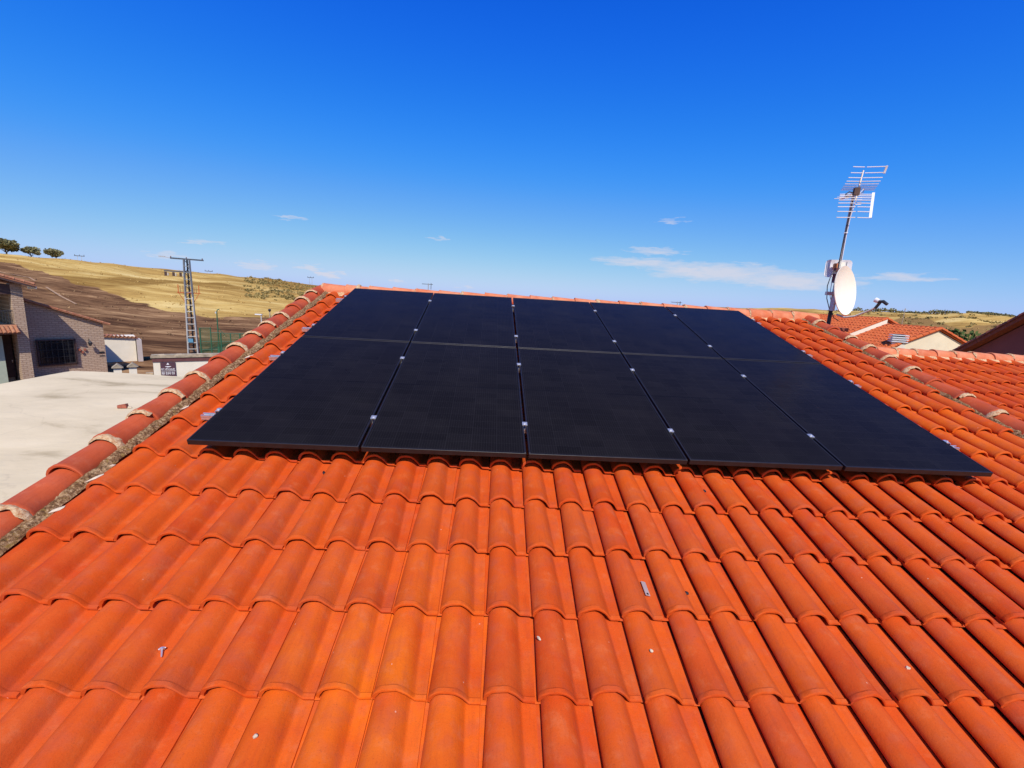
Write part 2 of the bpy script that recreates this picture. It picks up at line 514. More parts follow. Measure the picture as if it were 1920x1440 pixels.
def solar_mat():
    """half cut cells behind textured solar glass; x, y in metres from the panel's lower left corner"""
    mt, t, b = newmat('solar_cells')
    tc = nd(t, 'ShaderNodeTexCoord')
    sep = nd(t, 'ShaderNodeSeparateXYZ')
    t.links.new(tc.outputs['Object'], sep.inputs[0])
    x = mth(t, 'SUBTRACT', sep.outputs[0], 0.021)
    y = mth(t, 'SUBTRACT', sep.outputs[1], 0.021)

    def line(v, per, half):
        fr = mth(t, 'FRACT', mth(t, 'DIVIDE', v, per))
        d = mth(t, 'MULTIPLY', mth(t, 'MINIMUM', fr, mth(t, 'SUBTRACT', 1.0, fr)), per)
        return mth(t, 'LESS_THAN', d, half)
    gx = line(x, 0.166, 0.0013)
    gy = line(y, 0.0883, 0.0011)
    gap = mth(t, 'MAXIMUM', gx, gy)
    mid = mth(t, 'LESS_THAN', mth(t, 'ABSOLUTE', mth(t, 'SUBTRACT', sep.outputs[1], 0.904)), 0.008)
    bus = line(x, 0.166 / 10, 0.00045)
    ix = mth(t, 'FLOOR', mth(t, 'DIVIDE', x, 0.166))
    iy = mth(t, 'FLOOR', mth(t, 'DIVIDE', y, 0.0883))
    cmb = nd(t, 'ShaderNodeCombineXYZ')
    t.links.new(ix, cmb.inputs[0])
    t.links.new(iy, cmb.inputs[1])
    oi = nd(t, 'ShaderNodeObjectInfo')
    t.links.new(oi.outputs['Random'], cmb.inputs[2])
    wn_ = nd(t, 'ShaderNodeTexWhiteNoise')
    t.links.new(cmb.outputs[0], wn_.inputs[0])
    cell = mixc(t, wn_.outputs[0], (0.0075, 0.0066, 0.0080), (0.0098, 0.0086, 0.0104))
    c = mixc(t, mth(t, 'MULTIPLY', bus, 0.30), cell, (0.075, 0.07, 0.075))
    c = mixc(t, mth(t, 'MULTIPLY', gap, 0.55), c, (0.026, 0.024, 0.028))
    c = mixc(t, mth(t, 'MULTIPLY', mid, 0.5), c, (0.004, 0.004, 0.006))
    # dust film
    dn = noisen(t, 2.5, 6, 0.65, tc.outputs['Object'])
    c = mixc(t, mth(t, 'MULTIPLY', ramp(t, dn, [(0.45, (0, 0, 0)), (0.8, (1, 1, 1))]), 0.012), c, (0.4, 0.34, 0.28))
    t.links.new(c, b.inputs['Base Color'])
    t.links.new(ramp(t, dn, [(0.3, (0.16,) * 3), (0.75, (0.27,) * 3)]), b.inputs['Roughness'])
    b.inputs['IOR'].default_value = 1.45
    b.inputs['Specular IOR Level'].default_value = 0.030
    return mt


M['solar'] = solar_mat()


def terrace_mat():
    mt, t, b = newmat('white_roof_coating')
    tc = nd(t, 'ShaderNodeTexCoord')
    mp = nd(t, 'ShaderNodeMapping')
    mp.inputs['Rotation'].default_value = (0, 0, radians(20))
    mp.inputs['Scale'].default_value = (0.6, 1.6, 1.0)
    t.links.new(tc.outputs['Object'], mp.inputs[0])
    n1 = noisen(t, 0.55, 7, 0.62, mp.outputs[0], dist=0.4)
    n2 = noisen(t, 5.0, 6, 0.7, mp.outputs[0])
    c = ramp(t, n1, [(0.30, (0.40, 0.31, 0.17)), (0.42, (0.64, 0.52, 0.32)), (0.60, (0.72, 0.59, 0.37)), (0.8, (0.77, 0.64, 0.42))])
    c = mixc(t, mth(t, 'MULTIPLY', ramp(t, n2, [(0.55, (0, 0, 0)), (0.75, (1, 1, 1))]), 0.25), c, (0.44, 0.38, 0.29))
    wp = nd(t, 'ShaderNodeVectorMath', operation='ADD')      # hairline cracks and old lap joints in the coating
    nz_ = nd(t, 'ShaderNodeTexNoise', i_Scale=1.3, i_Detail=5.0)
    t.links.new(tc.outputs['Object'], nz_.inputs['Vector'])
    t.links.new(nz_.outputs['Color'], wp.inputs[0])
    t.links.new(tc.outputs['Object'], wp.inputs[1])
    vo = nd(t, 'ShaderNodeTexVoronoi', feature='DISTANCE_TO_EDGE', i_Scale=0.42)
    t.links.new(wp.outputs[0], vo.inputs['Vector'])
    cr = ramp(t, vo.outputs['Distance'], [(0.0, (1, 1, 1)), (0.012, (0, 0, 0))])
    c = mixc(t, mth(t, 'MULTIPLY', cr, mth(t, 'MULTIPLY', n2, 0.3)), c, (0.30, 0.23, 0.14))
    n5 = noisen(t, 26.0, 5, 0.7, tc.outputs['Object'])
    c = mixc(t, mth(t, 'MULTIPLY', ramp(t, n5, [(0.56, (0, 0, 0)), (0.70, (1, 1, 1))]), 0.22), c, (0.45, 0.36, 0.24))
    t.links.new(c, b.inputs['Base Color'])
    b.inputs['Roughness'].default_value = 0.9
    bn = nd(t, 'ShaderNodeBump', i_Strength=0.35, i_Distance=0.03)
    t.links.new(mth(t, 'ADD', n1, mth(t, 'MULTIPLY', n2, 0.3)), bn.inputs['Height'])
    t.links.new(bn.outputs[0], b.inputs['Normal'])
    return mt


M['terrace'] = terrace_mat()


def land_mat():
    mt, t, b = newmat('dry_hillside')
    tc = nd(t, 'ShaderNodeTexCoord')
    at = nd(t, 'ShaderNodeAttribute', attribute_name='burnt')
    ab = nd(t, 'ShaderNodeAttribute', attribute_name='fallow')
    P = tc.outputs['Object']
    asc = nd(t, 'ShaderNodeAttribute', attribute_name='scrubby')
    mp = nd(t, 'ShaderNodeMapping')          # erosion and tracks follow the contour of the left hill
    mp.inputs['Rotation'].default_value = (0, 0, radians(-38))
    mp.inputs['Scale'].default_value = (.28, 1.0, 1.0)
    t.links.new(P, mp.inputs[0])
    n1 = noisen(t, 0.018, 7, 0.6, P, dist=0.6)
    n2 = noisen(t, 0.11, 8, 0.66, mp.outputs[0], dist=0.5)
    n3 = noisen(t, 0.8, 6, 0.7, mp.outputs[0])
    n4 = noisen(t, 0.28, 8, 0.72, mp.outputs[0], dist=0.3)
    gold = ramp(t, n2, [(0.36, (0.32, 0.18, 0.055)), (0.46, (0.48, 0.30, 0.088)), (0.54, (0.60, 0.41, 0.135)), (0.64, (0.70, 0.52, 0.21))])
    scrub = ramp(t, n4, [(0.30, (0.15, 0.082, 0.025)), (0.5, (0.29, 0.165, 0.045)), (0.7, (0.48, 0.31, 0.095))])
    sf = mth(t, 'ADD', asc.outputs['Fac'], mth(t, 'MULTIPLY', mth(t, 'SUBTRACT', n4, 0.5), 1.1))
    sf2 = mth(t, 'MULTIPLY', ramp(t, n1, [(0.48, (0, 0, 0)), (0.62, (1, 1, 1))]), 0.7)
    gold = mixc(t, mth(t, 'MAXIMUM', ramp(t, sf, [(0.22, (0, 0, 0)), (0.50, (1, 1, 1))]), sf2), gold, scrub)
    gold = mixc(t, mth(t, 'MULTIPLY', ramp(t, n3, [(0.52, (0, 0, 0)), (0.66, (1, 1, 1))]), 0.45), gold, (0.28, 0.165, 0.05))
    burnt = ramp(t, n4, [(0.40, (0.080, 0.040, 0.023)), (0.47, (0.155, 0.080, 0.041)), (0.54, (0.23, 0.125, 0.062)), (0.62, (0.40, 0.24, 0.12))])
    burnt = mixc(t, mth(t, 'MULTIPLY', ramp(t, n3, [(0.52, (0, 0, 0)), (0.70, (1, 1, 1))]), 0.5), burnt, (0.32, 0.185, 0.09))
    fallow = mixc(t, n3, (0.22, 0.13, 0.05), (0.33, 0.20, 0.075))
    edge = mth(t, 'ADD', at.outputs['Fac'], mth(t, 'MULTIPLY', mth(t, 'SUBTRACT', n4, 0.5), 1.1))
    c = mixc(t, ramp(t, ab.outputs['Fac'], [(0.4, (0, 0, 0)), (0.6, (1, 1, 1))]), gold, fallow)
    c = mixc(t, ramp(t, edge, [(0.44, (0, 0, 0)), (0.56, (1, 1, 1))]), c, burnt)
    t.links.new(c, b.inputs['Base Color'])
    b.inputs['Roughness'].default_value = 1.0
    b.inputs['Specular IOR Level'].default_value = 0.0
    bn = nd(t, 'ShaderNodeBump', i_Strength=0.6, i_Distance=0.6)
    t.links.new(mth(t, 'ADD', n4, mth(t, 'MULTIPLY', n3, 0.35)), bn.inputs['Height'])
    t.links.new(bn.outputs[0], b.inputs['Normal'])
    return mt


M['land'] = land_mat()


def leaf_mat(name, a, bcol):
    mt, t, b = newmat(name)
    ge = nd(t, 'ShaderNodeNewGeometry')
    c = mixc(t, ge.outputs['Random Per Island'], a, bcol)
    t.links.new(c, b.inputs['Base Color'])
    b.inputs['Roughness'].default_value = 0.8
    b.inputs['Specular IOR Level'].default_value = 0.2
    return mt


M['pine'] = leaf_mat('pine_foliage', (0.14, 0.14, 0.06), (0.27, 0.24, 0.12))
M['green_leaf'] = leaf_mat('garden_foliage', (0.03, 0.055, 0.015), (0.085, 0.12, 0.03))
M['scrub'] = leaf_mat('dry_scrub', (0.36, 0.22, 0.07), (0.62, 0.43, 0.15))
M['olive'] = leaf_mat('olive_scrub', (0.16, 0.13, 0.045), (0.34, 0.25, 0.09))
M['burnt_scrub'] = leaf_mat('burnt_scrub', (0.14, 0.075, 0.04), (0.36, 0.22, 0.11))


def mesh_net_mat():
    mt, t, b = newmat('green_wire_net')
    tr = nd(t, 'ShaderNodeBsdfTransparent')
    mx = nd(t, 'ShaderNodeMixShader')
    tc = nd(t, 'ShaderNodeTexCoord')
    n = noisen(t, 30, 2, 0.5, tc.outputs['Object'])
    b.inputs['Base Color'].default_value = (0.05, 0.13, 0.05, 1)
    t.links.new(mth(t, 'MULTIPLY_ADD', n, 0.2, 0.30), mx.inputs[0])
    t.links.new(tr.outputs[0], mx.inputs[1])
    t.links.new(b.outputs[0], mx.inputs[2])
    t.links.new(mx.outputs[0], t.nodes['Material Output'].inputs[0])
    return mt


M['net'] = mesh_net_mat()

# ------------------------------------------------------------------ ground and hills
GZ = -5.7


def lerp_table(tab, x):
    for (a, va), (b, vb) in zip(tab, tab[1:]):
        if a <= x <= b:
            k = (x - a) / (b - a)
            k = k * k * (3 - 2 * k)
            return va + (vb - va) * k
    return tab[-1][1] if x > tab[-1][0] else tab[0][1]


CREST = [(-180, -.004), (-90, .02), (-60, .02), (-45, .0180), (-42, .0178), (-38.5, .0160), (-34.6, .0122), (-30.3, .0078), (-25.4, .0050),
         (-20.6, .0010), (0, -.004), (20, 0), (36, .0100), (40, .0108), (43, .0115), (45.5, .0135), (47.5, .0165), (49.5, .0150), (51.5, .0115), (60, .011), (90, .005), (180, -.004)]
BURN = [(-180, 40), (-75, 150), (-60, 190), (-45.5, 168), (-44.5, 160), (-43.4, 145), (-40.6, 112), (-36.5, 97), (-33.7, 85), (-29.6, 78), (-22, 75), (-5, 60), (60, 30), (180, 30)]


def height(x, y):
    dx, dy = x - CX, y - CY
    D = sqrt(dx * dx + dy * dy)
    th = math.degrees(atan2(dx, dy))
    tn = lerp_table(CREST, th)
    right = min(1, max(0, (th - 5) / 25)) if th > 0 else 0
    Dc = 205 + 150 * right
    D0 = 52 + 40 * right
    zc = CZ + tn * Dc
    if D < D0:
        z = GZ
    elif D < Dc:
        k = (D - D0) / (Dc - D0)
        z = GZ + (zc - GZ) * (0.72 * k + 0.28 * k * k * (3 - 2 * k))
    else:
        z = zc - min(20, (D - Dc) * 0.012)
    if D > D0:
        a = min(1, (D - D0) / 40)
        z += a * 1.2 * noise.noise(Vector((x * .035, y * .035, 3.1)))
        z += a * 0.5 * noise.noise(Vector((x * .14, y * .14, 8.1)))
    return z


def frange(a, b, s):
    r = []
    while a < b - 1e-6:
        r.append(a)
        a += s
    return r


def build_land():
    ths = frange(-180, -60, 4) + frange(-60, -8, 0.3) + frange(-8, 32, 2) + frange(32, 66, 0.35) + frange(66, 180, 4)
    rad = [0.0, 4, 8, 14, 20, 26, 32, 38, 44]
    r = 48.0
    while r < 480:
        rad.append(r)
        r *= 1.017
    rad += [520, 600, 750, 1000, 1400, 2200, 3500, 6000]
    vs, fs, burnt, fal, sc = [], [], [], [], []
    n = len(ths)
    for R_ in rad:
        for th in ths:
            a = radians(th)
            x, y = CX + R_ * sin(a), CY + R_ * cos(a)
            vs.append((x, y, height(x, y)))
            bd = lerp_table(BURN, th)
            j = 9 * noise.noise(Vector((x * .05, y * .05, 0))) + 4 * noise.noise(Vector((x * .2, y * .2, 5)))
            burnt.append(0.5 + max(-.5, min(.5, (bd + j - R_) / 8)) if th < 10 else 0)
            sc.append(max(0, 1 - abs(R_ - (133 + 12 * sin(th * .35) + 14 * noise.noise(Vector((x * .02, y * .02, 31))))) / 16) * max(0, min(1, (-25.5 + 3 * noise.noise(Vector((x * .03, y * .03, 12))) - th) / 5)) if -47 < th < -25.5 else (max(0, min(1, (R_ - 150) / 20)) if -26.5 + 3 * noise.noise(Vector((0, R_ * .05, 3))) < th < -10 else 0))
            k = max(0, min(1, .5 + min(R_ - 150 - 25 * sin(th * .55), 240 + 30 * sin(th * .9) - R_) / 24 + j * .02)) if th > 30 else 0.0
            fal.append(k)
    for i in range(len(rad) - 1):
        for j in range(n):
            k = (j + 1) % n
            fs.append((i * n + j, i * n + k, (i + 1) * n + k, (i + 1) * n + j))
    me = bpy.data.meshes.new('ground')
    me.from_pydata(vs, [], fs)
    for nm, arr in (('burnt', burnt), ('fallow', fal), ('scrubby', sc)):
        at = me.attributes.new(nm, 'FLOAT', 'POINT')
        at.data.foreach_set('value', arr)
    for p in me.polygons:
        p.use_smooth = True
    o = ob('ground', me, M['land'])
    tag(o, 'dry golden hills with a burnt brown slope', kind='structure')


build_land()

# ------------------------------------------------------------------ clay tiles
TP, TL, TU0, TV0, TW = 0.2076, 0.362, 0.291, -0.292, -0.172     # tile pitch, course, first crest, first butt, channel height
PROF = [(.0045, .0105), (.005, .0195), (.0085, .0300), (.0165, .0415), (.029, .0530), (.046, .0622), (.063, .0662), (.078, .0668), (.094, .0642),
        (.110, .0572), (.125, .0455), (.137, .0320), (.147, .0180), (.1545, .0072), (.1595, .0018), (.166, 0), (.184, 0), (.2035, .0006), (.2045, -.0075), (.230, -.0085)]


def tile_geo(mb, ox=0, oy=0, oz=0, tilt=0.060, jit=0.0, rnd=None):
    rows = [(0.0, -.0015), (.0035, .0042), (.017, .0046), (.0205, .0012), (.024, .0), (.20, .0), (.418, .0)]
    rz = (rnd.uniform(-1, 1) * jit) if rnd else 0
    dz = (rnd.uniform(0, 1) * jit * .25) if rnd else 0
    n = len(PROF)
    o = len(mb.v)
    for y, lift in rows:
        for i, (x, z) in enumerate(PROF):
            k = lift if x < .204 else lift * .2
            tp_ = y / .418
            if i < 16:
                x, z = .079 + (x - .079) * (1 - .15 * tp_), z * (1 - .11 * tp_)
            mb.v.append(Vector((ox + x + rz * y, oy + y, oz + dz + z + k - tilt * y)))
    for y in (0.0, .418):
        for i, (x, z) in enumerate(PROF):
            if i < 16 and y > .2:
                x, z = .079 + (x - .079) * .85, z * .89
            tx = .010 if i < 4 else (0 if i > 8 else .004)
            mb.v.append(Vector((ox + x + tx + rz * y, oy + y + .0005, oz + dz + max(z - .0098, -.0090) - tilt * y)))
    R_ = len(rows)
    for r in range(R_ - 1):
        for i in range(n - 1):
            mb.f.append((o + r * n + i, o + r * n + i + 1, o + (r + 1) * n + i + 1, o + (r + 1) * n + i))
    ub, ut = o + R_ * n, o + (R_ + 1) * n
    for i in range(n - 1):
        mb.f.append((o + i, ub + i, ub + i + 1, o + i + 1))            # butt face
        mb.f.append((ub + i, ut + i, ut + i + 1, ub + i + 1))          # underside
        mb.f.append((o + (R_ - 1) * n + i, o + (R_ - 1) * n + i + 1, ut + i + 1, ut + i))
    mb.f.append((o, ub, ut, o + (R_ - 1) * n))
    mb.f.append((o + n - 1, o + (R_ - 1) * n + n - 1, ut + n - 1, ub + n - 1))


TILE_MESH = []
for k in range(7):
    mb = MB()
    tile_geo(mb)
    for v_ in mb.v:
        e_ = noise.noise(Vector((v_.x * 22, v_.y * 9, k * 7.7)))
        e2_ = noise.noise(Vector((v_.x * 60, v_.y * 50, k * 3.1 + 40)))
        v_.z += .0016 * e_ + .0007 * e2_
        if v_.y < .03:
            v_.y += .0028 * e_ + .0016 * e2_
    me = mb.mesh('roof_tile', 38)
    me.materials.append(M['tile'])
    TILE_MESH.append(me)

random.seed(11)


def lay_tiles(parent, cols, rows, u0, v0, w0, single, stuff_name, mat=None, cap=300):
    cells = []
    for i in cols:
        for r in rows:
            u, v = u0 + i * TP - .074, v0 + r * TL
            s = single(u + .1, v + .15, w0)
            cells.append((s, i, r, u, v))
    one = [c for c in cells if c[0]]
    one.sort(key=lambda c: c[4])
    keep = set((c[1], c[2]) for c in one[:cap])
    mb = MB()
    rn = random.Random(5)
    for s, i, r, u, v in cells:
        ju, jv, jw = rn.uniform(-.0025, .0025), rn.uniform(-.008, .008), rn.uniform(0, .003)
        if (i, r) in keep:
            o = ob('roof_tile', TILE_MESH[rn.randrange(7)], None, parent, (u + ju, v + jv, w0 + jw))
            o.rotation_euler = (rn.uniform(-.005, .008), rn.uniform(-.022, .022), rn.uniform(-.013, .013))
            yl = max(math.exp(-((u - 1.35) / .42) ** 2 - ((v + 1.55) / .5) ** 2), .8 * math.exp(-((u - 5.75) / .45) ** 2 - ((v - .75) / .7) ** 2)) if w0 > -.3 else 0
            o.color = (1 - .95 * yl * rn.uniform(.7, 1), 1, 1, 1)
        else:
            tile_geo(mb, u + ju, v + jv, w0 + jw, jit=.006, rnd=rn)
    if mb.v:
        o = mb.build(stuff_name, mat or M['tile'], parent, 38)
        tag(o, kind='stuff')
    return len(keep), len(cells)


def barrel(L=.385, r0=.108, r1=.088, hgt=1.0, th=.013, n=14):
    """half round cap tile, wide end at y = 0, axis along +y, crest up"""
    mb = MB()
    ys = [0, .004, .02, .024, L * .5, L]
    lift = [-.001, .003, .003, 0, 0, 0]
    A = [radians(-98 + 196 * k / n) for k in range(n + 1)]
    for inner in (0, 1):
        for y, l in zip(ys, lift):
            r = r0 + (r1 - r0) * y / L + l - (th + l if inner else 0)
            for a in A:
                mb.v.append(Vector((r * sin(a), y, r * cos(a) * hgt)))
    m_ = n + 1
    R_ = len(ys)
    for s in (0, R_):
        for r in range(R_ - 1):
            for k in range(n):
                a = (s + r) * m_ + k
                mb.f.append((a, a + 1, a + 1 + m_, a + m_))
    for k in range(n):
        mb.f.append((k, k + 1, R_ * m_ + k + 1, R_ * m_ + k))
        e = (R_ - 1) * m_
        mb.f.append((e + k, e + k + 1, R_ * m_ + e + k + 1, R_ * m_ + e + k))
    for k in (0, n):
        for r in range(R_ - 1):
            a = r * m_ + k
            mb.f.append((a, a + m_, R_ * m_ + a + m_, R_ * m_ + a))
    return mb


def ring_mesh(seed, r=.108, width=.055, n=22, full=1.0, mat='ring'):
    """a ragged collar of mortar over a cap joint"""
    rn = random.Random(seed)
    mb = MB()
    a0 = -95 + rn.uniform(0, 35) * (1 - full) * 3
    a1 = 95 - rn.uniform(0, 35) * (1 - full) * 3
    ys = [-1, -.6, 0, .6, 1]
    hh = [-.009, .0015, .004, .0015, -.010]
    for j, (y, h) in enumerate(zip(ys, hh)):
        for k in range(n + 1):
            a = radians(a0 + (a1 - a0) * k / n)
            e = noise.noise(Vector((k * .45, j * .9, seed * 3.3)))
            e2 = noise.noise(Vector((k * 1.3, j * 1.7, seed * 1.7 + 9)))
            rr = r + h + .004 * e + .002 * e2
            wy = width * .5 * y * (1 + 1.0 * noise.noise(Vector((k * .28, y, seed * 5.1 + 2))))
            mb.v.append(Vector((rr * sin(a), wy + .006 * e, rr * cos(a))))
    m_ = n + 1
    for j in range(4):
        for k in range(n):
            mb.f.append((j * m_ + k, j * m_ + k + 1, (j + 1) * m_ + k + 1, (j + 1) * m_ + k))
    me = mb.mesh('mortar_collar', 60)
    me.materials.append(M[mat])
    return me


RINGS = [ring_mesh(s, full=1.0 if s % 3 else .5, width=.036 + .010 * (s % 3)) for s in range(5)]


def bumpy_strip(name, a, b, w_in, w_out, z_in, z_out, nlen, nw, amp, mat, parent, seed):
    """a rough fillet of mortar along the v axis (a->b), from lateral u=w_in (height z_in) to w_out (height z_out)"""
    vs, fs = [], []
    for i in range(nlen + 1):
        v = a + (b - a) * i / nlen
        for j in range(nw + 1):
            k = j / nw
            u = w_in + (w_out - w_in) * k
            z = z_in + (z_out - z_in) * k + .014 * sin(pi * k)
            p = Vector((u * 30, v * 30, seed))
            e = noise.noise(p) * .6 + noise.noise(p * 2.3) * .4 + noise.noise(Vector((u * 6, v * 6, seed + 4))) * .7
            edge = .3 if j in (0, nw) else 1
            uu = u + (.010 * noise.noise(Vector((v * 14, j * .3, seed + 7))) if j == nw else 0)
            vs.append((uu, v, z + amp * e * edge))
    for i in range(nlen):
        for j in range(nw):
            q = i * (nw + 1) + j
            fs.append((q, q + 1, q + nw + 2, q + nw + 1))
    me = bpy.data.meshes.new(name)
    me.from_pydata(vs, [], fs)
    for p in me.polygons:
        p.use_smooth = True
    return ob(name, me, mat, parent)


# ------------------------------------------------------------------ the house under the panels
V_EAVE, V_RIDGE = -4.45, 3.97
house = empty('tiled_house', (3.0, 0, GZ))
tag(house, 'house with the near bright orange clay tile roof carrying the black solar panels', 'house')


def hb(mb, name, mat, smooth=None):       # mesh given in world coordinates, parented to the house
    o = mb.build(name, mat, house, smooth)
    o.location = (-3.0, 0, -GZ)
    return o


yr = V_RIDGE * CA + .163 * SA
zr = V_RIDGE * SA - .17 * CA
ye, ze = (V_EAVE + .25) * CA, (V_EAVE + .25) * SA - .25
yb = 2 * yr - ye
wall = MB()
wall.add([(-.52, ye, GZ), (6.40, ye, GZ), (6.40, yb, GZ), (-.52, yb, GZ), (-.52, ye, ze), (6.40, ye, ze), (6.40, yb, ze), (-.52, yb, ze),
          (-.52, yr, zr - .10), (6.40, yr, zr - .10)],
         [(0, 1, 5, 4), (1, 2, 6, 9, 5), (2, 3, 7, 6), (3, 0, 4, 8, 7), (0, 3, 2, 1)])
hb(wall, 'wall', M['cream'])

# the deck is the roof's body; its axes are the roof plane's u, v, w
deck = MB()
deck.box((2.96, (V_EAVE + V_RIDGE) / 2, -.255), (7.16, V_RIDGE - V_EAVE, .05))
roof = deck.build('roof', M['deck'], house)
roof.location = (-3.0, 0, -GZ)
roof.rotation_euler = (PITCH, 0, 0)
back = MB()
back.add([(-.62, yr, zr - .02), (6.54, yr, zr - .02), (6.54, yb + .3, ze), (-.62, yb + .3, ze), (-.62, yr, zr - .07), (6.54, yr, zr - .07), (6.54, yb + .3, ze - .05), (-.62, yb + .3, ze - .05)],
         [(0, 1, 2, 3), (4, 7, 6, 5), (0, 4, 5, 1), (1, 5, 6, 2), (2, 6, 7, 3), (3, 7, 4, 0)])
hb(back, 'back_slope', M['oldtile'])


def main_single(u, v, w):
    p = pix(pw(u, v, w + .05))
    if not (-60 < p[0] < 1980 and 500 < p[1] < 1500):
        return False
    covered = -.02 < u < 5.33 and .47 < v < 3.75
    return not covered


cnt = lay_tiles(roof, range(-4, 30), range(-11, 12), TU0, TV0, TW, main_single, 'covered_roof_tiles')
print('main roof tiles', cnt)

CAP = barrel()
cap_me = CAP.mesh('verge_tile', 40)
cap_me.materials.append(M['cap'])
rid_me = barrel(.40, .112, .096).mesh('ridge_tile', 40)
rid_me.materials.append(M['ridge'])
rn = random.Random(3)
for side, uc in ((0, -.555), (1, 6.475)):
    k = 0
    v = -4.4
    while v < 3.72:
        o = ob('verge_tile', cap_me, None, roof, (uc + rn.uniform(-.006, .006), v, -.158 + rn.uniform(-.004, .004)))
        o.rotation_euler = (radians(-1.6), rn.uniform(-.03, .03), rn.uniform(-.02, .02))
        if (k * 7 + side * 3) % 5 != 1 and v > -1.5:
            q = ob('mortar_collar', RINGS[(k * 3 + side) % 5], None, roof, (uc + rn.uniform(-.004, .004), v - .012, -.156))
            q.rotation_euler = (0, rn.uniform(-.25, .25), rn.uniform(-.05, .05))
        v += .321
        k += 1
    if side == 0:
        bumpy_strip('verge_mortar', -2.4, 3.85, -.468, -.405, -.125, -.148, 420, 8, .014, M['mortar'], roof, 2.0)
    else:
        bumpy_strip('verge_mortar', -2.4, 3.85, 6.392, 6.350, -.115, -.150, 420, 7, .015, M['mortar'], roof, 6.0)
    # plaster band closing the outer side of the verge
    mb = MB()
    x = uc - .075 if side == 0 else uc + .075
    mb.box((x, (-4.4 + 3.85) / 2, -.20), (.05, 8.2, .12))
    mb.build('verge_band', M['cream'], roof)

# ridge caps run along u and stand upright in the world
u = -.52
k = 0
while u < 6.35:
    o = ob('ridge_tile', rid_me, None, roof, (u, V_RIDGE - .03 + rn.uniform(-.004, .004), -.150 + rn.uniform(-.003, .003)))
    o.rotation_euler = Matrix.Rotation(-PITCH, 3, 'X').to_4x4().to_euler()
    Mx = Matrix.Rotation(-PITCH, 3, 'X') @ Matrix.Rotation(radians(-90 + rn.uniform(-.8, .8)), 3, 'Z') @ Matrix.Rotation(radians(-1.0), 3, 'X')
    o.rotation_euler = Mx.to_euler()
    if k % 2 == 0 or k > 17:
        q = ob('mortar_collar', RINGS[k % 5], None, roof, (u + .01, V_RIDGE - .03, -.148))
        q.rotation_euler = Mx.to_euler()
    u += .322
    k += 1
# the white mortar collar at the top left end
q = ob('mortar_collar', ring_mesh(31, r=.116, width=.05), None, roof, (-.02, V_RIDGE - .03, -.147))
q.rotation_euler = (Matrix.Rotation(-PITCH, 3, 'X') @ Matrix.Rotation(radians(-90), 3, 'Z')).to_euler()


def ridge_fillet(u0, u1, vin, vout, win, wout, seed, parent, n=360):
    vs, fs = [], []
    nw = 6
    for i in range(n + 1):
        u = u0 + (u1 - u0) * i / n
        for j in range(nw + 1):
            kk = j / nw
            v = vin + (vout - vin) * kk
            w = win + (wout - win) * kk + .012 * sin(pi * kk)
            p = Vector((u * 28, v * 28, seed))
            e = noise.noise(p) * .7 + noise.noise(p * 2.2) * .4
            vs.append((u, v + (.012 * noise.noise(Vector((u * 11, 1, seed))) if j == 0 else 0), w + .008 * e))
    for i in range(n):
        for j in range(nw):
            q_ = i * (nw + 1) + j
            fs.append((q_, q_ + 1, q_ + nw + 2, q_ + nw + 1))
    me = bpy.data.meshes.new('ridge_mortar')
    me.from_pydata(vs, [], fs)
    for p in me.polygons:
        p.use_smooth = True
    return ob('ridge_mortar', me, M['ridge_mortar'], parent)


ridge_fillet(-.5, 6.42, 3.80, 3.88, -.165, -.118, 1.0, roof)

# ------------------------------------------------------------------ the stepped down neighbour on the right
UR0, VR0, WR = 8.24, 3.82, -.69
nb = empty('adjoining_house', (10.0, 0, GZ))
tag(nb, 'adjoining house with a lower orange tiled roof beyond the right verge', 'house')
deck = MB()
deck.box((10.6, -.05, WR - .085), (8.0, 8.3, .05))
nroof = deck.build('roof', M['deck'], nb)
nroof.location = (-10.0, 0, -GZ)
nroof.rotation_euler = (PITCH, 0, 0)


def nb_single(u, v, w):
    p = pix(pw(u, v, w + .05))
    if not (-20 < p[0] < 1960 and 600 < p[1] < 1000 and v < 4.1):
        return False
    # hidden behind the main roof's right verge
    return p[1] < 592 + (p[0] - 1520) * .535 + 12


cnt = lay_tiles(nroof, range(-8, 30), range(-20, 1), UR0, VR0, WR, nb_single, 'other_roof_tiles')
print('neighbour tiles', cnt)
u = 6.60
k = 0
while u < 14.4:
    o = ob('ridge_tile', rid_me, None, nroof, (u, 4.09, WR + .012 + rn.uniform(-.003, .003)))
    Mx = Matrix.Rotation(-PITCH, 3, 'X') @ Matrix.Rotation(radians(-90 + rn.uniform(-.8, .8)), 3, 'Z') @ Matrix.Rotation(radians(-1.0), 3, 'X')
    o.rotation_euler = Mx.to_euler()
    if k % 3 != 1:
        q = ob('mortar_collar', RINGS[(k + 2) % 5], None, nroof, (u + .01, 4.09, WR + .014))
        q.rotation_euler = Mx.to_euler()
    u += .322
    k += 1
f = ridge_fillet(6.6, 14.4, 3.90, 4.0, WR + .0, WR + .05, 4.0, nroof)
yn = 4.09 * CA - WR * SA
zn = 4.09 * SA + WR * CA
mb = MB()
mb.add([(6.60, -4.0, GZ), (14.5, -4.0, GZ), (14.5, 12, GZ), (6.60, 12, GZ), (6.60, -4.0, -1.95), (14.5, -4.0, -1.95), (14.5, 12, -1.9), (6.60, 12, -1.9),
        (6.60, yn, zn - .12), (14.5, yn, zn - .12)],
       [(0, 1, 5, 4), (1, 2, 6, 9, 5), (2, 3, 7, 6), (3, 0, 4, 8, 7), (0, 3, 2, 1)])
o = mb.build('wall', M['cream'], nb)
o.location = (-10, 0, -GZ)
mb = MB()
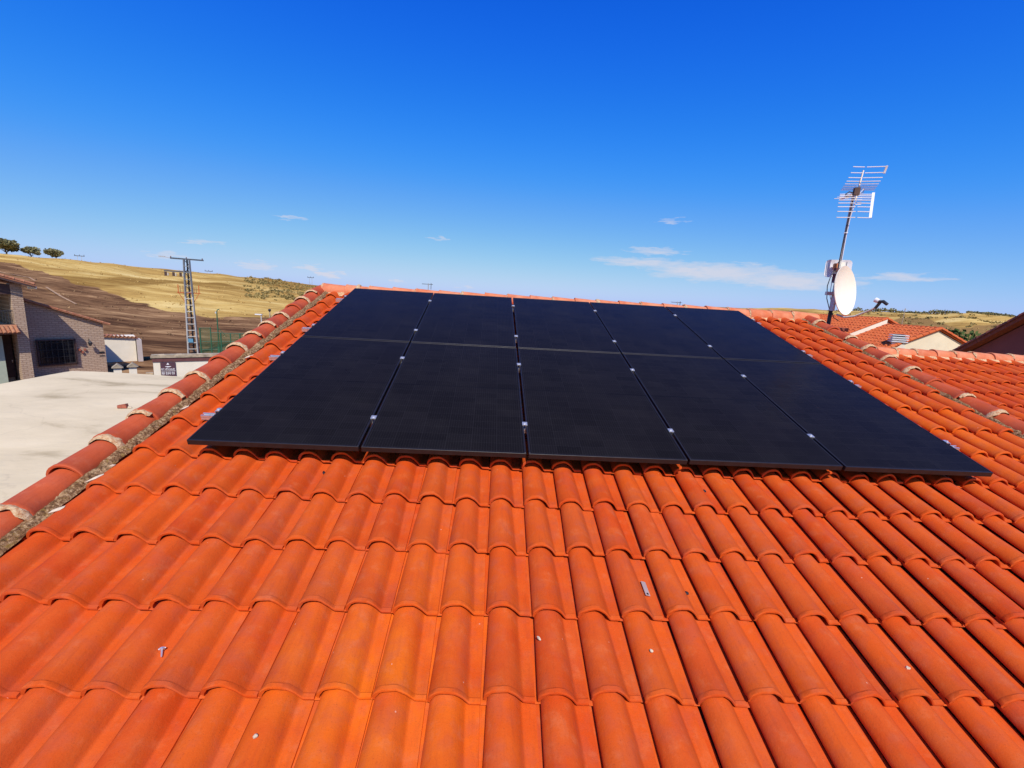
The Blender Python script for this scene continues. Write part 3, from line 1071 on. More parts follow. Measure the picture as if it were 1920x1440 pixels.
mb.add([(6.55, yn, zn - .05), (14.6, yn, zn - .05), (14.6, 12.3, -1.85), (6.55, 12.3, -1.85), (6.55, yn, zn - .1), (14.6, yn, zn - .1), (14.6, 12.3, -1.9), (6.55, 12.3, -1.9)],
       [(0, 1, 2, 3), (4, 7, 6, 5), (0, 4, 5, 1), (1, 5, 6, 2), (2, 6, 7, 3), (3, 7, 4, 0)])
o = mb.build('back_slope', M['oldtile'], nb)
o.location = (-10, 0, -GZ)

# ------------------------------------------------------------------ solar panels, rails and clamps
PPU, PPV = 1.058, 1.828
PWD, PLN, PTH = 1.0405, 1.812, 0.035
ROOF_M = Matrix.Rotation(PITCH, 4, 'X')


def panel_meshes():
    f = MB()
    lip = .011
    z0, z1 = -PTH, 0.0
    f.box((PWD / 2, lip / 2, (z0 + z1) / 2), (PWD, lip, PTH))
    f.box((PWD / 2, PLN - lip / 2, (z0 + z1) / 2), (PWD, lip, PTH))
    f.box((lip / 2, PLN / 2, (z0 + z1) / 2), (lip, PLN - 2 * lip, PTH))
    f.box((PWD - lip / 2, PLN / 2, (z0 + z1) / 2), (lip, PLN - 2 * lip, PTH))
    fm = f.mesh('frame')
    bm = bmesh.new()
    bm.from_mesh(fm)
    bmesh.ops.bevel(bm, geom=bm.edges[:], offset=.0012, segments=1, affect='EDGES')
    bm.to_mesh(fm)
    bm.free()
    fm.materials.append(M['frame'])
    g = MB()
    g.box((PWD / 2, PLN / 2, -.0045), (PWD - 2 * lip + .002, PLN - 2 * lip + .002, .005))
    gm = g.mesh('glass_face')
    gm.materials.append(M['solar'])
    return fm, gm


FRM, GLS = panel_meshes()
pos = ['far left', 'second from left', 'middle', 'second from right', 'far right']
rn = random.Random(9)
for r in range(2):
    for c in range(5):
        o = empty('solar_panel', pw(c * PPU + .009 + (0 if r == 0 else rn.uniform(-.004, .004)), r * PPV + .008 + rn.uniform(-.003, .003), 0))
        o.rotation_euler = (PITCH, 0, 0)
        tag(o, 'black solar panel, %s of the five in the %s row' % (pos[c], 'lower, nearer' if r == 0 else 'upper, ridge side'), 'solar panel', 'black solar panels on the tiled roof')
        ob('frame', FRM, None, o)
        ob('glass_face', GLS, None, o)

cl = MB()                                   # mid clamp: a plate pressing on both frames with a bolt between
cl.box((0, 0, .0035), (.036, .042, .005))
cl.box((-.0075, 0, -.018), (.002, .042, .040))
cl.box((.0075, 0, -.018), (.002, .042, .040))
cl.tube([(0, 0, .004), (0, 0, .013)], .0085, 6)
CLM = cl.mesh('mid_clamp')
CLM.materials.append(M['alu'])
ce = MB()
ce.box((0, 0, .0035), (.024, .04, .005))
ce.box((-.013, 0, -.018), (.004, .05, .042))
ce.box((-.022, 0, -.038), (.022, .05, .004))
ce.tube([(-.004, 0, .004), (-.004, 0, .012)], .0075, 6)
CEM = ce.mesh('end_clamp')
CEM.materials.append(M['alu'])
names = ['lowest aluminium mounting rail, under the near edge of the panels', 'second lowest aluminium mounting rail, under the lower panel row',
         'third aluminium mounting rail, just above the seam between panel rows', 'topmost aluminium mounting rail, close to the ridge']
for v, nm in zip((.375, 1.405, 2.155, 3.25), names):
    rail = MB()                             # slotted profile
    U0, U1 = -.115, 5.40
    L = U1 - U0
    for z, h in ((-.071, .006), (-.054, .004)):
        rail.box((L / 2, 0, z), (L, .038, h))
    for y in (-.017, .017):
        rail.box((L / 2, y, -.056), (L, .004, .036))
    for y in (-.014, .014):
        rail.box((L / 2, y, -.0385), (L, .010, .004))
    o = empty('mounting_rail', pw(U0, v, 0))
    o.rotation_euler = (PITCH, 0, 0)
    tag(o, nm, 'mounting rail', 'rails carrying the panels')
    rail.build('rail_profile', M['alu'], o)
    for c in range(1, 5):
        ob('mid_clamp', CLM, None, o, (c * PPU - U0, rn.uniform(-.015, .015), 0))
    a = ob('end_clamp', CEM, None, o, (.006 - U0, 0, 0))
    a = ob('end_clamp', CEM, None, o, (5 * PPU - .003 - U0, 0, 0))
    a.rotation_euler = (0, 0, pi)

# loose things lying on the tiles -------------------------------------------------
def on_roof(u, v, dw=0.0):
    """height of the tile surface at u, v"""
    i = math.floor((u - (TU0 - .074) + .002) / TP)
    x = u - (TU0 - .074 + i * TP)
    r = math.floor((v - TV0) / TL)
    y = v - (TV0 + r * TL)
    z = 0
    for (a, za), (b, zb) in zip(PROF, PROF[1:]):
        if a <= x <= b:
            z = za + (zb - za) * (x - a) / (b - a)
    return TW + z - .05 * y + .001 + dw


def chip(u, v, sx, sy, seed, label, mat='chip', th=.008, name='mortar_chip', cat='debris', group=None, rz=None):
    r_ = random.Random(seed)
    mb = MB()
    n = 7
    P = []
    for k in range(n):
        a = 2 * pi * k / n + r_.uniform(-.25, .25)
        P.append((sx * cos(a) * r_.uniform(.7, 1.1), sy * sin(a) * r_.uniform(.7, 1.1)))
    vs = [(x * .8, y * .8, 0) for x, y in P] + [(x, y, th * r_.uniform(.5, 1)) for x, y in P] + [(0, 0, th * 1.5)]
    fs = [tuple(reversed(range(n)))] + [(i, (i + 1) % n, n + (i + 1) % n, n + i) for i in range(n)] + [(n + i, n + (i + 1) % n, 2 * n) for i in range(n)]
    mb.add(vs, fs)
    o = mb.build(name, M[mat])
    o.location = pw(u, v, on_roof(u, v))
    i = (u - (TU0 - .074)) % TP
    slope = 0.5 if i < .03 else (-.55 if .10 < i < .15 else 0)
    o.rotation_euler = (PITCH - .05, -slope, rz if rz is not None else r_.uniform(0, 6))
    tag(o, label, cat, group)
    return o


chip(-.368, -.24, .016, .055, 1, 'long cream mortar flake beside the left verge, largest of the loose flakes', group='mortar flakes along the left verge', rz=-.5)
chip(-.368, -.50, .018, .040, 2, 'cream mortar flake beside the left verge, nearest to the frame\'s left edge', group='mortar flakes along the left verge', rz=-.6)
chip(-.368, -.12, .014, .022, 3, 'small cream mortar flake just above the long flake by the left verge', group='mortar flakes along the left verge')
chip(-.368, .58, .013, .038, 4, 'cream mortar flake by the left verge level with the lowest rail end', group='mortar flakes along the left verge', rz=-.4)
chip(-.368, 1.52, .016, .060, 5, 'cream mortar flake by the left verge level with the second rail end', group='mortar flakes along the left verge', rz=-.4)
chip(2.11, -1.15, .006, .014, 6, 'tiny white fleck on a tile below the middle panel', group='white flecks on the tiles')
chip(2.57, -1.21, .007, .009, 7, 'tiny white fleck right of the metal strip, one course lower', group='white flecks on the tiles')
chip(3.67, -1.25, .012, .015, 8, 'round white fleck on a tile at lower right', group='white flecks on the tiles')
chip(1.12, -1.53, .008, .010, 9, 'tiny white fleck on a tile at the lower left near the bottom edge', group='white flecks on the tiles')
chip(2.86, -.88, .012, .012, 10, 'small black speck on a tile right of the metal strip', 'black', name='black_speck', group='black specks on the tiles')
chip(3.26, -.12, .013, .016, 12, 'small black speck on the course just below the second panel from right', 'black', name='black_speck', group='black specks on the tiles')
chip(.845, -.06, .010, .020, 13, 'small black speck on the course just below the far left panel', 'black', name='black_speck', group='black specks on the tiles', rz=.3)

scr = empty('loose_screw', pw(.593, -1.20, on_roof(.593, -1.20) + .006))
scr.rotation_euler = (PITCH, 0, .5)
tag(scr, 'loose silver screw lying on a tile at the lower left', 'screw')
mb = MB()
mb.tube([(0, -.03, 0), (0, .0, .004)], [.003, .004], 7)
mb.build('shank', M['alu'], scr)
mb = MB()
mb.tube([(0, 0, .004), (0, .006, .005)], .010, 8)
mb.tube([(-.012, .004, .006), (.012, .004, .006)], .003, 6)
mb.build('head', M['alu'], scr)

stp = empty('metal_strip', pw(2.665, -.85, on_roof(2.665, -.85) + .003))
stp.rotation_euler = (PITCH - .05, .25, .06)
tag(stp, 'small grey metal strip with a hole lying on a tile right of centre', 'strip')
mb = MB()
mb.box((0, 0, .002), (.024, .085, .003))
mb.build('plate', M['zinc'], stp)
mb = MB()
mb.tube([(0, -.033, .003), (0, -.033, .0045)], .006, 8)
mb.build('hole_rim', M['black'], stp)

# ------------------------------------------------------------------ antenna group behind the ridge's right end
MX, MY = 6.94, 3.95
mast = empty('antenna_mast', (MX, MY, .55))
tag(mast, 'tall grey steel mast standing behind the right end of the ridge', 'mast')
mb = MB()
mb.tube([(0, 0, 0), (0, 0, 1.05)], .027, 10)
mb.build('lower_tube', M['dark_steel'], mast, 50)
mb = MB()
mb.tube([(0, 0, 1.0), (.006, 0, 1.7), (.015, 0, 2.22)], .019, 10)
mb.build('upper_tube', M['galv_light'], mast, 50)
mb = MB()
mb.tube([(-.022, -.02, .95), (-.026, -.02, 1.35), (-.015, -.022, 1.75), (.004, -.02, 2.05), (.014, 0, 2.18)], .007, 6)
mb.build('cable', M['black'], mast, 50)
mb = MB()
mb.tube([(.0, -.03, 1.25), (-.002, -.03, 1.6), (.006, -.03, 1.85), (.03, -.06, 2.13), (.09, -.08, 2.23), (.12, -.04, 2.19), (.06, -.02, 2.14)], .006, 6)
mb.build('cable', M['white'], mast, 50)
mb = MB()
mb.tube([(-.03, -.01, 1.12), (-.12, -.03, 1.02), (-.155, -.04, .86), (-.12, -.03, .68), (-.04, -.02, .52), (-.02, -.02, .42)], .006, 6)
mb.build('cable', M['black'], mast, 50)
mb = MB()
mb.tube([(-.02, -.01, .98), (-.09, -.03, .90), (-.085, -.03, .74), (-.03, -.02, .62)], .005, 6)
mb.build('cable', M['galv'], mast, 50)
mb = MB()
mb.box((-.035, -.01, .98), (.05, .06, .13))
mb.box((-.03, -.01, 1.10), (.06, .05, .05))
mb.build('clamp', M['brown_trim'], mast)
mb = MB()
mb.tube([(-.045, -.03, 1.62), (.01, -.03, 1.63)], .006, 6)
mb.build('cable_tie', M['white'], mast)

# UHF antenna: corner reflector of rods with a short boom pointing away
tv = empty('tv_antenna', (MX + .02, MY - .02, 2.72))
tag(tv, 'silver rod television antenna at the top of the mast', 'antenna')
tv.rotation_euler = (0, 0, radians(-17))
mb = MB()
mb.bar((0, -.05, .02), (.02, .55, .03), .02)
mb.build('boom', M['silver'], tv)
mb = MB()
mb.bar((0, -.04, -.10), (.035, -.03, .30), .016)
mb.build('stem', M['dish'], tv)
mb = MB()
mb.box((.0, -.03, .02), (.07, .06, .10))
mb.build('junction_box', M['wood'], tv)
mb = MB()
for zz in (-.07, -.10, -.13, -.16):
    mb.bar((.005, -.055, zz), (.075, -.055, zz + .002), .009)
mb.build('balun_comb', M['white'], tv)
UP = [(.045, .02), (.065, .035), (.085, .055), (.11, .075), (.14, .095), (.18, .12), (.235, .155), (.305, .18)]
LO = [(-.015, .02), (-.04, .035), (-.07, .055), (-.105, .075), (-.15, .095), (-.205, .12), (-.275, .155), (-.36, .18)]
for i, (z, y) in enumerate(UP):
    for s_, x1 in ((-1, -.20), (1, .215)):
        m2 = MB()
        m2.tube([(s_ * .012, -y, z), (x1 + .006 * i, -y - .01, z - .004 + .001 * i)], .0052, 6)
        m2.build('rod', M['silver'], tv)
for i, (z, y) in enumerate(LO):
    for s_, x1 in ((-1, -.20), (1, .205)):
        m2 = MB()
        m2.tube([(s_ * .012, -y, z), (x1 - .007 * i, -y - .01, z - .004)], .0052, 6)
        m2.build('rod', M['silver'], tv)
mb = MB()
mb.bar((.242, -.155, .225), (.246, -.19, .318), .026, .012)
mb.build('end_strip', M['white'], tv)
mb = MB()
mb.bar((.217, -.02, .005), (.168, -.19, -.365), .032, .012)
mb.build('end_strip', M['white'], tv)
mb = MB()
mb.tube([(-.02, -.02, .0), (-.09, -.03, .015), (-.13, -.03, -.02), (-.11, -.03, -.06), (-.05, -.03, -.055)], .009, 6)
mb.build('dipole', M['steel_blue'], tv)
for k in range(4):
    m2 = MB()
    m2.tube([(-.09, .18 + .1 * k, .03), (.10, .18 + .1 * k, .035)], .004, 6)
    m2.build('director', M['silver'], tv)

# square radio antenna clamped to the mast behind the dish
ra = empty('panel_antenna', (MX + .09, MY + .13, 1.685))
ra.rotation_euler = (radians(-6), 0, radians(-24))
tag(ra, 'square white rounded antenna plate on the mast above the dish', 'antenna')


def rounded_plate(w, h, r, depth, seg=6, rings=7):
    mb_ = MB()
    prof = []
    for cx_, cz_, a0 in ((w - r, h - r, 0), (-(w - r), h - r, 90), (-(w - r), -(h - r), 180), (w - r, -(h - r), 270)):
        for k in range(seg + 1):
            a = radians(a0 + 90 * k / seg)
            prof.append((cx_ + r * cos(a), cz_ + r * sin(a)))
    n_ = len(prof)
    for side in (0, 1):
        for j in range(1, rings + 1):
            q_ = j / rings
            for x_, z_ in prof:
                mb_.v.append(Vector((x_ * q_, depth * (1 - q_ * q_) + (.014 if side else 0) * (1 if j < rings else .7), z_ * q_)))
        o0 = side * (rings * n_ + 1)
        mb_.v.append(Vector((0, depth + (.014 if side else 0), 0)))
        c_ = o0 + rings * n_
        for j in range(rings - 1):
            for k in range(n_):
                a_, b_ = o0 + j * n_ + k, o0 + j * n_ + (k + 1) % n_
                mb_.f.append((a_, b_, b_ + n_, a_ + n_))
        for k in range(n_):
            mb_.f.append((o0 + k, c_, o0 + (k + 1) % n_))
    o1 = (rings - 1) * n_
    o2 = rings * n_ + 1 + (rings - 1) * n_
    for k in range(n_):
        mb_.f.append((o1 + k, o1 + (k + 1) % n_, o2 + (k + 1) % n_, o2 + k))
    return mb_


rounded_plate(.17, .13, .05, .03).build('reflector', M['white'], ra, 50)
mb = MB()
mb.box((-.05, -.05, .02), (.05, .08, .08))
mb.build('feed_unit', M['orange'], ra)
mb = MB()
mb.box((.02, -.03, .02), (.09, .05, .13))
mb.build('bracket', M['dish'], ra)
mb = MB()
for dx in (-.035, .075):
    mb.bar((dx, -.06, -.06), (dx + .01, -.06, .09), .007)
mb.bar((-.035, -.062, -.06), (.08, -.062, -.06), .010)
mb.build('clamp_bolts', M['dark_steel'], ra)

# satellite dish
sd = empty('satellite_dish', (6.985, MY - .16, 1.355))
sd.rotation_euler = (0, 0, radians(27))
tag(sd, 'cream oval satellite dish facing right, fixed to the mast base', 'satellite dish')
mb = MB()
rings, seg = 8, 40
TIL = Matrix.Rotation(radians(-9), 3, 'X')
for side in (0, 1):
    for j in range(1, rings + 1):
        q_ = j / rings
        for k in range(seg):
            a = 2 * pi * k / seg
            p = Vector((.312 * q_ * cos(a), -.075 * q_ * q_ + .075 + (.010 if side else 0), .355 * q_ * sin(a)))
            mb.v.append(TIL @ p)
    mb.v.append(TIL @ Vector((0, .075 + (.01 if side else 0), 0)))
per = rings * seg + 1
for side in (0, 1):
    o0 = side * per
    for j in range(rings - 1):
        for k in range(seg):
            a_, b_ = o0 + j * seg + k, o0 + j * seg + (k + 1) % seg
            mb.f.append((a_, b_, b_ + seg, a_ + seg))
    for k in range(seg):
        mb.f.append((o0 + k, o0 + per - 1, o0 + (k + 1) % seg))
for k in range(seg):
    a_, b_ = (rings - 1) * seg + k, (rings - 1) * seg + (k + 1) % seg
    mb.f.append((a_, b_, b_ + per, a_ + per))
mb.build('reflector', M['dish'], sd, 40)
mb = MB()
mb.tube([(0, .06, -.35), (0, -.05, -.385), (0, -.18, -.36), (0, -.36, -.26), (0, -.42, -.22)], .013, 8)
mb.build('feed_arm', M['galv_light'], sd, 50)
lnb = MB()
lnb.tube([(0, -.41, -.235), (0, -.45, -.16)], .02, 8)
lnb.tube([(0, -.435, -.15), (0, -.485, -.14), (0, -.54, -.18)], [.022, .022, .02], 10)
lo = lnb.build('receiver', M['black'], sd, 50)
mb = MB()
mb.tube([(0, -.435, -.14), (0, -.39, -.12)], [.030, .034], 12)
mb.build('feed_cap', M['white'], lo, 50)
mb = MB()
mb.bar((0, .135, .05), (0, .135, -.30), .05, .05)
mb.bar((0, .135, -.05), (-.12, .20, -.05), .04, .05)
mb.build('bracket', M['galv'], sd)
mb = MB()
mb.tube([(0, .10, -.10), (-.02, .14, -.28), (.02, .10, -.40), (.0, .02, -.44)], .006, 6)
mb.build('cable', M['black'], sd, 50)

# flue terminal stub where the mast is bolted
mb = MB()
mb.box((0, 0, .0), (.34, .26, .14))
mb.box((0, 0, .09), (.40, .32, .05))
o = mb.build('mast_footing', M['deck'])
o.location = (MX + .02, MY + .02, .70)
tag(o, 'dark clay block footing at the base of the antenna mast', 'footing')

# ------------------------------------------------------------------ white coated flat roof on the left
tr = empty('flat_roof_annex', (-5.8, 4, GZ))
tag(tr, 'annex with a flat white coated roof left of the tiled roof', 'building')
X0, X1, Y0, Y1, TZ = -10.75, -.545, -5.0, 11.45, -2.0
n = 46
vs, fs = [], []
for i in range(n + 1):
    for j in range(n + 1):
        x = X0 + (X1 - X0) * i / n
        y = Y0 + (Y1 - Y0) * j / n
        e = min(i, n - i, j, n - j) / n
        z = TZ + .05 * noise.noise(Vector((x * .35, y * .35, 2))) + .012 * noise.noise(Vector((x * 1.7, y * 1.7, 6)))
        ed = .05 * noise.noise(Vector((x * .8, y * .8, 9)))
        if j == n:
            y += ed
        if i == 0:
            x += ed
        vs.append((x + 5.8, y - 4, z - GZ))
for i in range(n):
    for j in range(n):
        q_ = i * (n + 1) + j
        fs.append((q_, q_ + n + 1, q_ + n + 2, q_ + 1))
me = bpy.data.meshes.new('roof_coating')
me.from_pydata(vs, [], fs)
for p in me.polygons:
    p.use_smooth = True
ob('roof_coating', me, M['terrace'], tr)
mb = MB()
mb.box(((X0 + X1) / 2 + 5.8, (Y0 + Y1) / 2 - 4, (TZ - GZ - .07) / 2), (X1 - X0 - .1, Y1 - Y0 - .1, TZ - GZ - .07))
mb.build('wall', M['white_wall'], tr)
bk = empty('broken_brick', (-6.36, 7.58, TZ + .02), radians(20))
tag(bk, 'broken red brick lying on the white flat roof', 'brick')
mb = MB()
mb.add([(-.09, -.05, 0), (.08, -.055, 0), (.09, .05, 0), (-.08, .05, 0), (-.09, -.05, .07), (.06, -.055, .10), (.08, .05, .09), (-.085, .05, .06)],
       [(0, 3, 2, 1), (4, 5, 6, 7), (0, 1, 5, 4), (1, 2, 6, 5), (2, 3, 7, 6), (3, 0, 4, 7)])
mb.build('brick_body', M['brick_red'], bk)
mb = MB()
mb.add([(.09, -.04, 0), (.17, -.03, 0), (.15, .04, 0), (.095, .03, 0), (.10, -.03, .035), (.15, -.02, .02), (.14, .03, .02), (.10, .02, .03)],
       [(0, 3, 2, 1), (4, 5, 6, 7), (0, 1, 5, 4), (1, 2, 6, 5), (2, 3, 7, 6), (3, 0, 4, 7)])
mb.build('mortar_lump', M['chip'], bk)

# ------------------------------------------------------------------ two storey brick house at far left
A60 = radians(56)
HN = Vector((sin(A60), -cos(A60), 0))
HR = Vector((cos(A60), sin(A60), 0))
HP = Vector((-24.681, 24.468, 0))
bh = empty('brick_house', (HP.x, HP.y, GZ), atan2(HR.y, HR.x))     # local x along the facade, -y towards us
tag(bh, 'two storey pale brick house with balcony and barred window at far left', 'house')
H0 = -GZ


def loc(mb, name, mat, parent=bh, smooth=None):
    return mb.build(name, mat, parent, smooth)


pil = MB()
pil.box((-.15, .30, (H0 + .12) / 2), (.46, .60, H0 + .12))
loc(pil, 'pillar', M['brick'])
mb = MB()      # main body behind the balcony recess
mb.box((-3.1, 4.9, (H0 + .0) / 2), (5.4, 2.6, H0 + .0))
mb.box((-3.1, 2.6, (H0 - 2.5) / 2), (5.4, 2.2, H0 - 2.5))
mb.box((-.11, 2.3, (H0 - .05) / 2), (.38, 3.4, H0 - .05))
loc(mb, 'wall', M['brick'])
mb = MB()
mb.box((-3.0, 1.8, H0 - 2.36), (5.3, 3.6, .22))
loc(mb, 'balcony_floor', M['white_wall'])
mb = MB()
mb.box((-3.0, 3.52, H0 - 1.2), (5.2, .06, 2.1))  # added dark sheet: the balcony recess's shade put into its colour
loc(mb, 'recess_shade_sheet', M['wood'])
rail = MB()
rail.box((-3.0, .08, H0 - 1.38), (5.2, .05, .05))
rail.box((-3.0, .08, H0 - 2.14), (5.2, .04, .04))
ro = loc(rail, 'balcony_railing', M['dark_steel'])
bar_me = MB().box((0, 0, 0), (.022, .022, .74)).mesh('baluster')
bar_me.materials.append(M['dark_steel'])
for k in range(16):
    ob('baluster', bar_me, None, ro, (-.46 - k * .12, .08, H0 - 1.76))
mb = MB()     # lintel beam under the eave
mb.box((-3.0, .10, H0 - .20), (5.3, .18, .55))
mb.box((-3.0, 1.9, H0 + .02), (5.3, 3.4, .08))
loc(mb, 'lintel', M['wood'])
mb = MB()     # roof slab sloping down to the right, with its overhang
poly = [(-6.0, -.45, H0 + 2.15), (.55, -.45, H0 + .02), (.55, -.45, H0 + .16), (-6.0, -.45, H0 + 2.30)]
mb.prism(poly, (0, 0, 0), (0, 6.4, 0))
rf = loc(mb, 'roof', M['weathered'])
mb = MB()
mb.prism([(-6.0, -.50, H0 + 2.05), (.52, -.50, H0 - .08), (.52, -.50, H0 + .02), (-6.0, -.50, H0 + 2.15)], (0, 0, 0), (0, .045, 0))
mb.build('bargeboard', M['wood'], rf)
mb = MB()
mb.box((.42, -.30, H0 - .05), (.36, .16, .14))
mb.build('eave_beam', M['cream'], rf)
for k in range(12):       # cover tiles along the verge
    m2 = barrel(.42, .10, .085)
    o = m2.build('verge_tile', M['weathered'], rf, 40)
    o.location = (.50 - k * .38, -.38, H0 + .14 + k * .38 * .325)
    o.rotation_euler = (0, 0, 0)
    o.rotation_euler = (Matrix.Rotation(radians(90), 3, 'Z') @ Matrix.Rotation(radians(18), 3, 'X')).to_euler()
mb = MB()     # small tiled canopy over the door
poly = [(-3.4, -.62, H0 - 2.62), (-.34, -.62, H0 - 2.62), (-.34, .0, H0 - 2.22), (-3.4, .0, H0 - 2.22)]
mb.prism(poly, (0, 0, 0), (0, 0, .07))
cn = loc(mb, 'canopy', M['weathered'])
for k in range(8):
    o = barrel(.62, .085, .075).build('canopy_tile', M['weathered'], cn, 40)
    o.location = (-.42 - k * .17, -.66, H0 - 2.58)
    o.rotation_euler = (radians(33), 0, 0)
mb = MB()
mb.box((-.62, 1.46, H0 - 3.9), (.50, .08, 2.9))
dr = loc(mb, 'door', M['wood'])
m2 = MB()
m2.box((-.44, 1.40, H0 - 4.4), (.03, .05, .16))
m2.build('handle', M['alu'], dr)
mb = MB()
mb.box((-1.35, .5, (H0 - 2.8) / 2), (.85, .5, H0 - 2.8))
loc(mb, 'porch_wall', M['pale_green'])
# recessed wing with the sloping top
WD = 1.6
wg = MB()
wt = [(.10, WD, 0), (3.93, WD, 0), (3.93, WD, H0 - 2.31), (.10, WD, H0 - .78)]
wg.prism(wt, (0, 0, 0), (0, 4.0, 0))
wing = loc(wg, 'wing_wall', M['brick'])
mb = MB()
mb.prism([(.05, WD - .22, H0 - .74), (4.22, WD - .22, H0 - 2.40), (4.22, WD - .22, H0 - 2.31), (.05, WD - .22, H0 - .65)], (0, 0, 0), (0, 4.4, 0))
wr = loc(mb, 'wing_roof', M['weathered'])
for k in range(12):
    o = barrel(.42, .075, .065).build('verge_tile', M['weathered'], wr, 40)
    o.location = (4.26 - k * .35, WD - .16, H0 - 2.34 + k * .35 * .398)
    o.rotation_euler = (Matrix.Rotation(radians(90), 3, 'Z') @ Matrix.Rotation(radians(21.7), 3, 'X')).to_euler()
win = MB()
win.box((1.56, WD - .02, H0 - 4.02), (1.66, .06, 1.52))
wo = loc(win, 'window', M['glass_dark'])
mb = MB()
for z in (H0 - 3.25, H0 - 4.80):
    mb.box((1.56, WD - .10, z), (1.80, .12, .08))
for x in (.70, 2.42):
    mb.box((x, WD - .10, H0 - 4.02), (.08, .12, 1.5))
mb.build('frame', M['wood'], wo)
grb = MB()
for x in (.80, 1.05, 1.30, 1.56, 1.82, 2.07, 2.32):
    grb.box((x, WD - .22, H0 - 4.02), (.022, .022, 1.46))
for z in (H0 - 3.4, H0 - 3.85, H0 - 4.3, H0 - 4.7):
    grb.box((1.56, WD - .22, z), (1.72, .02, .02))
for x in (.72, 2.40):
    grb.box((x, WD - .16, H0 - 3.3), (.03, .14, .03))
    grb.box((x, WD - .16, H0 - 4.75), (.03, .14, .03))
grb.build('grille', M['black'], wo)
mb = MB()
mb.tube([(3.10, WD, H0 - 3.35), (3.10, WD - .22, H0 - 3.25), (3.10, WD - .30, H0 - 3.36)], .018, 6)
lm = loc(mb, 'wall_lamp', M['black'])
m2 = MB()
m2.tube([(3.10, WD - .30, H0 - 3.36), (3.10, WD - .30, H0 - 3.48), (3.10, WD - .30, H0 - 3.66), (3.10, WD - .30, H0 - 3.70)], [.03, .11, .075, .03], 6)
m2.build('lantern', M['dark_steel'], lm)
mb = MB()
mb.box((3.72, WD - .015, H0 - 4.20), (.26, .03, .12))
mb.box((3.72, WD - .015, H0 - 4.42), (.26, .03, .05))
loc(mb, 'air_vent', M['black'])
for k in range(3):
    o = MB().box((2.62 + .13 * k, WD - .06, H0 - 3.95 - .16 * (k % 2)), (.10, .10, .13)).build('wall_pot', M['brick_red'], bh)

# ------------------------------------------------------------------ shed, walls, sign, gate posts in the yard
sh = empty('lean_to_shed', (-26.8, 33.4, GZ), radians(42))
tag(sh, 'low white shed with a tiled coping, partly in shadow beside the brick house', 'shed')
mb = MB()
mb.box((-.2, .5, 1.0), (2.6, 1.0, 2.0))
mb.build('wall', M['white_wall'], sh)
mb = MB()
mb.prism([(-1.6, -.15, 2.02), (1.25, -.15, 1.80), (1.25, -.15, 1.88), (-1.6, -.15, 2.12)], (0, 0, 0), (0, 1.3, 0))
rf = mb.build('roof', M['weathered'], sh)
for k in range(12):
    o = barrel(1.3, .10, .09).build('cover_tile', M['weathered'], rf, 40)
    o.location = (1.15 - k * .23, -.19, 1.86 + k * .23 * .083)
mb = MB()
mb.box((1.30, .3, .86), (.30, 1.2, 1.72))
mb.build('end_pier', M['purple'], sh)

sw = empty('sign_wall', (-14.55, 19.95, GZ), radians(33))
tag(sw, 'white yard wall with maroon band and a dark signboard', 'wall')
mb = MB()
mb.box((4.0, .12, 1.28), (8.0, .24, 2.56))
mb.build('wall_body', M['white_wall'], sw)
mb = MB()
mb.box((4.0, .10, 2.66), (8.04, .28, .20))
mb.build('band', M['brown_trim'], sw)
mb = MB()
mb.box((4.0, .14, 2.80), (8.16, .44, .09))
mb.box((4.0, .16, 2.87), (8.10, .36, .06))
cp = mb.build('coping', M['stone'], sw)
mb = MB()
for px_, pz_ in ((.35, 2.905), (1.05, 2.905), (1.9, 2.905)):
    mb.box((px_, .12, pz_), (.22, .12, .03), rz=.3)
mb.build('coping_stone', M['chip'], cp)
sg = empty('signboard', (-14.30, 20.105, GZ + 1.85), radians(33))
tag(sg, 'square dark signboard with white emblem and lettering on the white wall', 'sign')
mb = MB()
mb.box((.28, -.03, .33), (.60, .03, .70))
mb.build('board', M['sign'], sg)
pr = MB()                      # the print: an emblem, a base line, and two rows of lettering too worn to read
def q(x0, z0, x1, z1):
    pr.box(((x0 + x1) / 2, -.048, (z0 + z1) / 2), (x1 - x0, .004, z1 - z0))
pr.prism([(.22, -.046, .56), (.34, -.046, .56), (.31, -.046, .62), (.28, -.046, .655), (.25, -.046, .62)], (0, 0, 0), (0, -.004, 0))
q(.17, .455, .40, .485)
q(.23, .435, .34, .455)
for k, (w_, h_) in enumerate(((.05, .06), (.02, .06), (.07, .05), (.045, .06), (.05, .045), (.055, .06), (.06, .05), (.05, .06))):
    x_ = .01 + k * .068
    zb = .31 + .012 * sin(k * .8)
    q(x_, zb, x_ + w_, zb + .016)
    q(x_, zb + .016, x_ + .014, zb + h_ + .02)
    q(x_ + w_ - .014, zb + .03, x_ + w_, zb + h_ + .02)
q(.0, .245, .56, .262)
for k, (w_, kind) in enumerate(((.06, 0), (.055, 1), (.05, 2), (.09, 0), (.06, 1), (.055, 2), (.05, 1))):
    x_ = .015 + k * .08
    q(x_, .06, x_ + .016, .20)
    if kind != 1:
        q(x_ + w_ - .016, .06, x_ + w_, .20)
    if kind != 2:
        q(x_ + .016, .12, x_ + w_ - .016, .14)
    q(x_ + .016, .184, x_ + w_ - .016, .20)
pr.build('print', M['sign_white'], sg)
rb = empty('rubble_wall', (-16.9, 22.6, GZ), radians(33))
tag(rb, 'low dry stone wall between the shed and the sign wall', 'wall')
rr_ = random.Random(4)
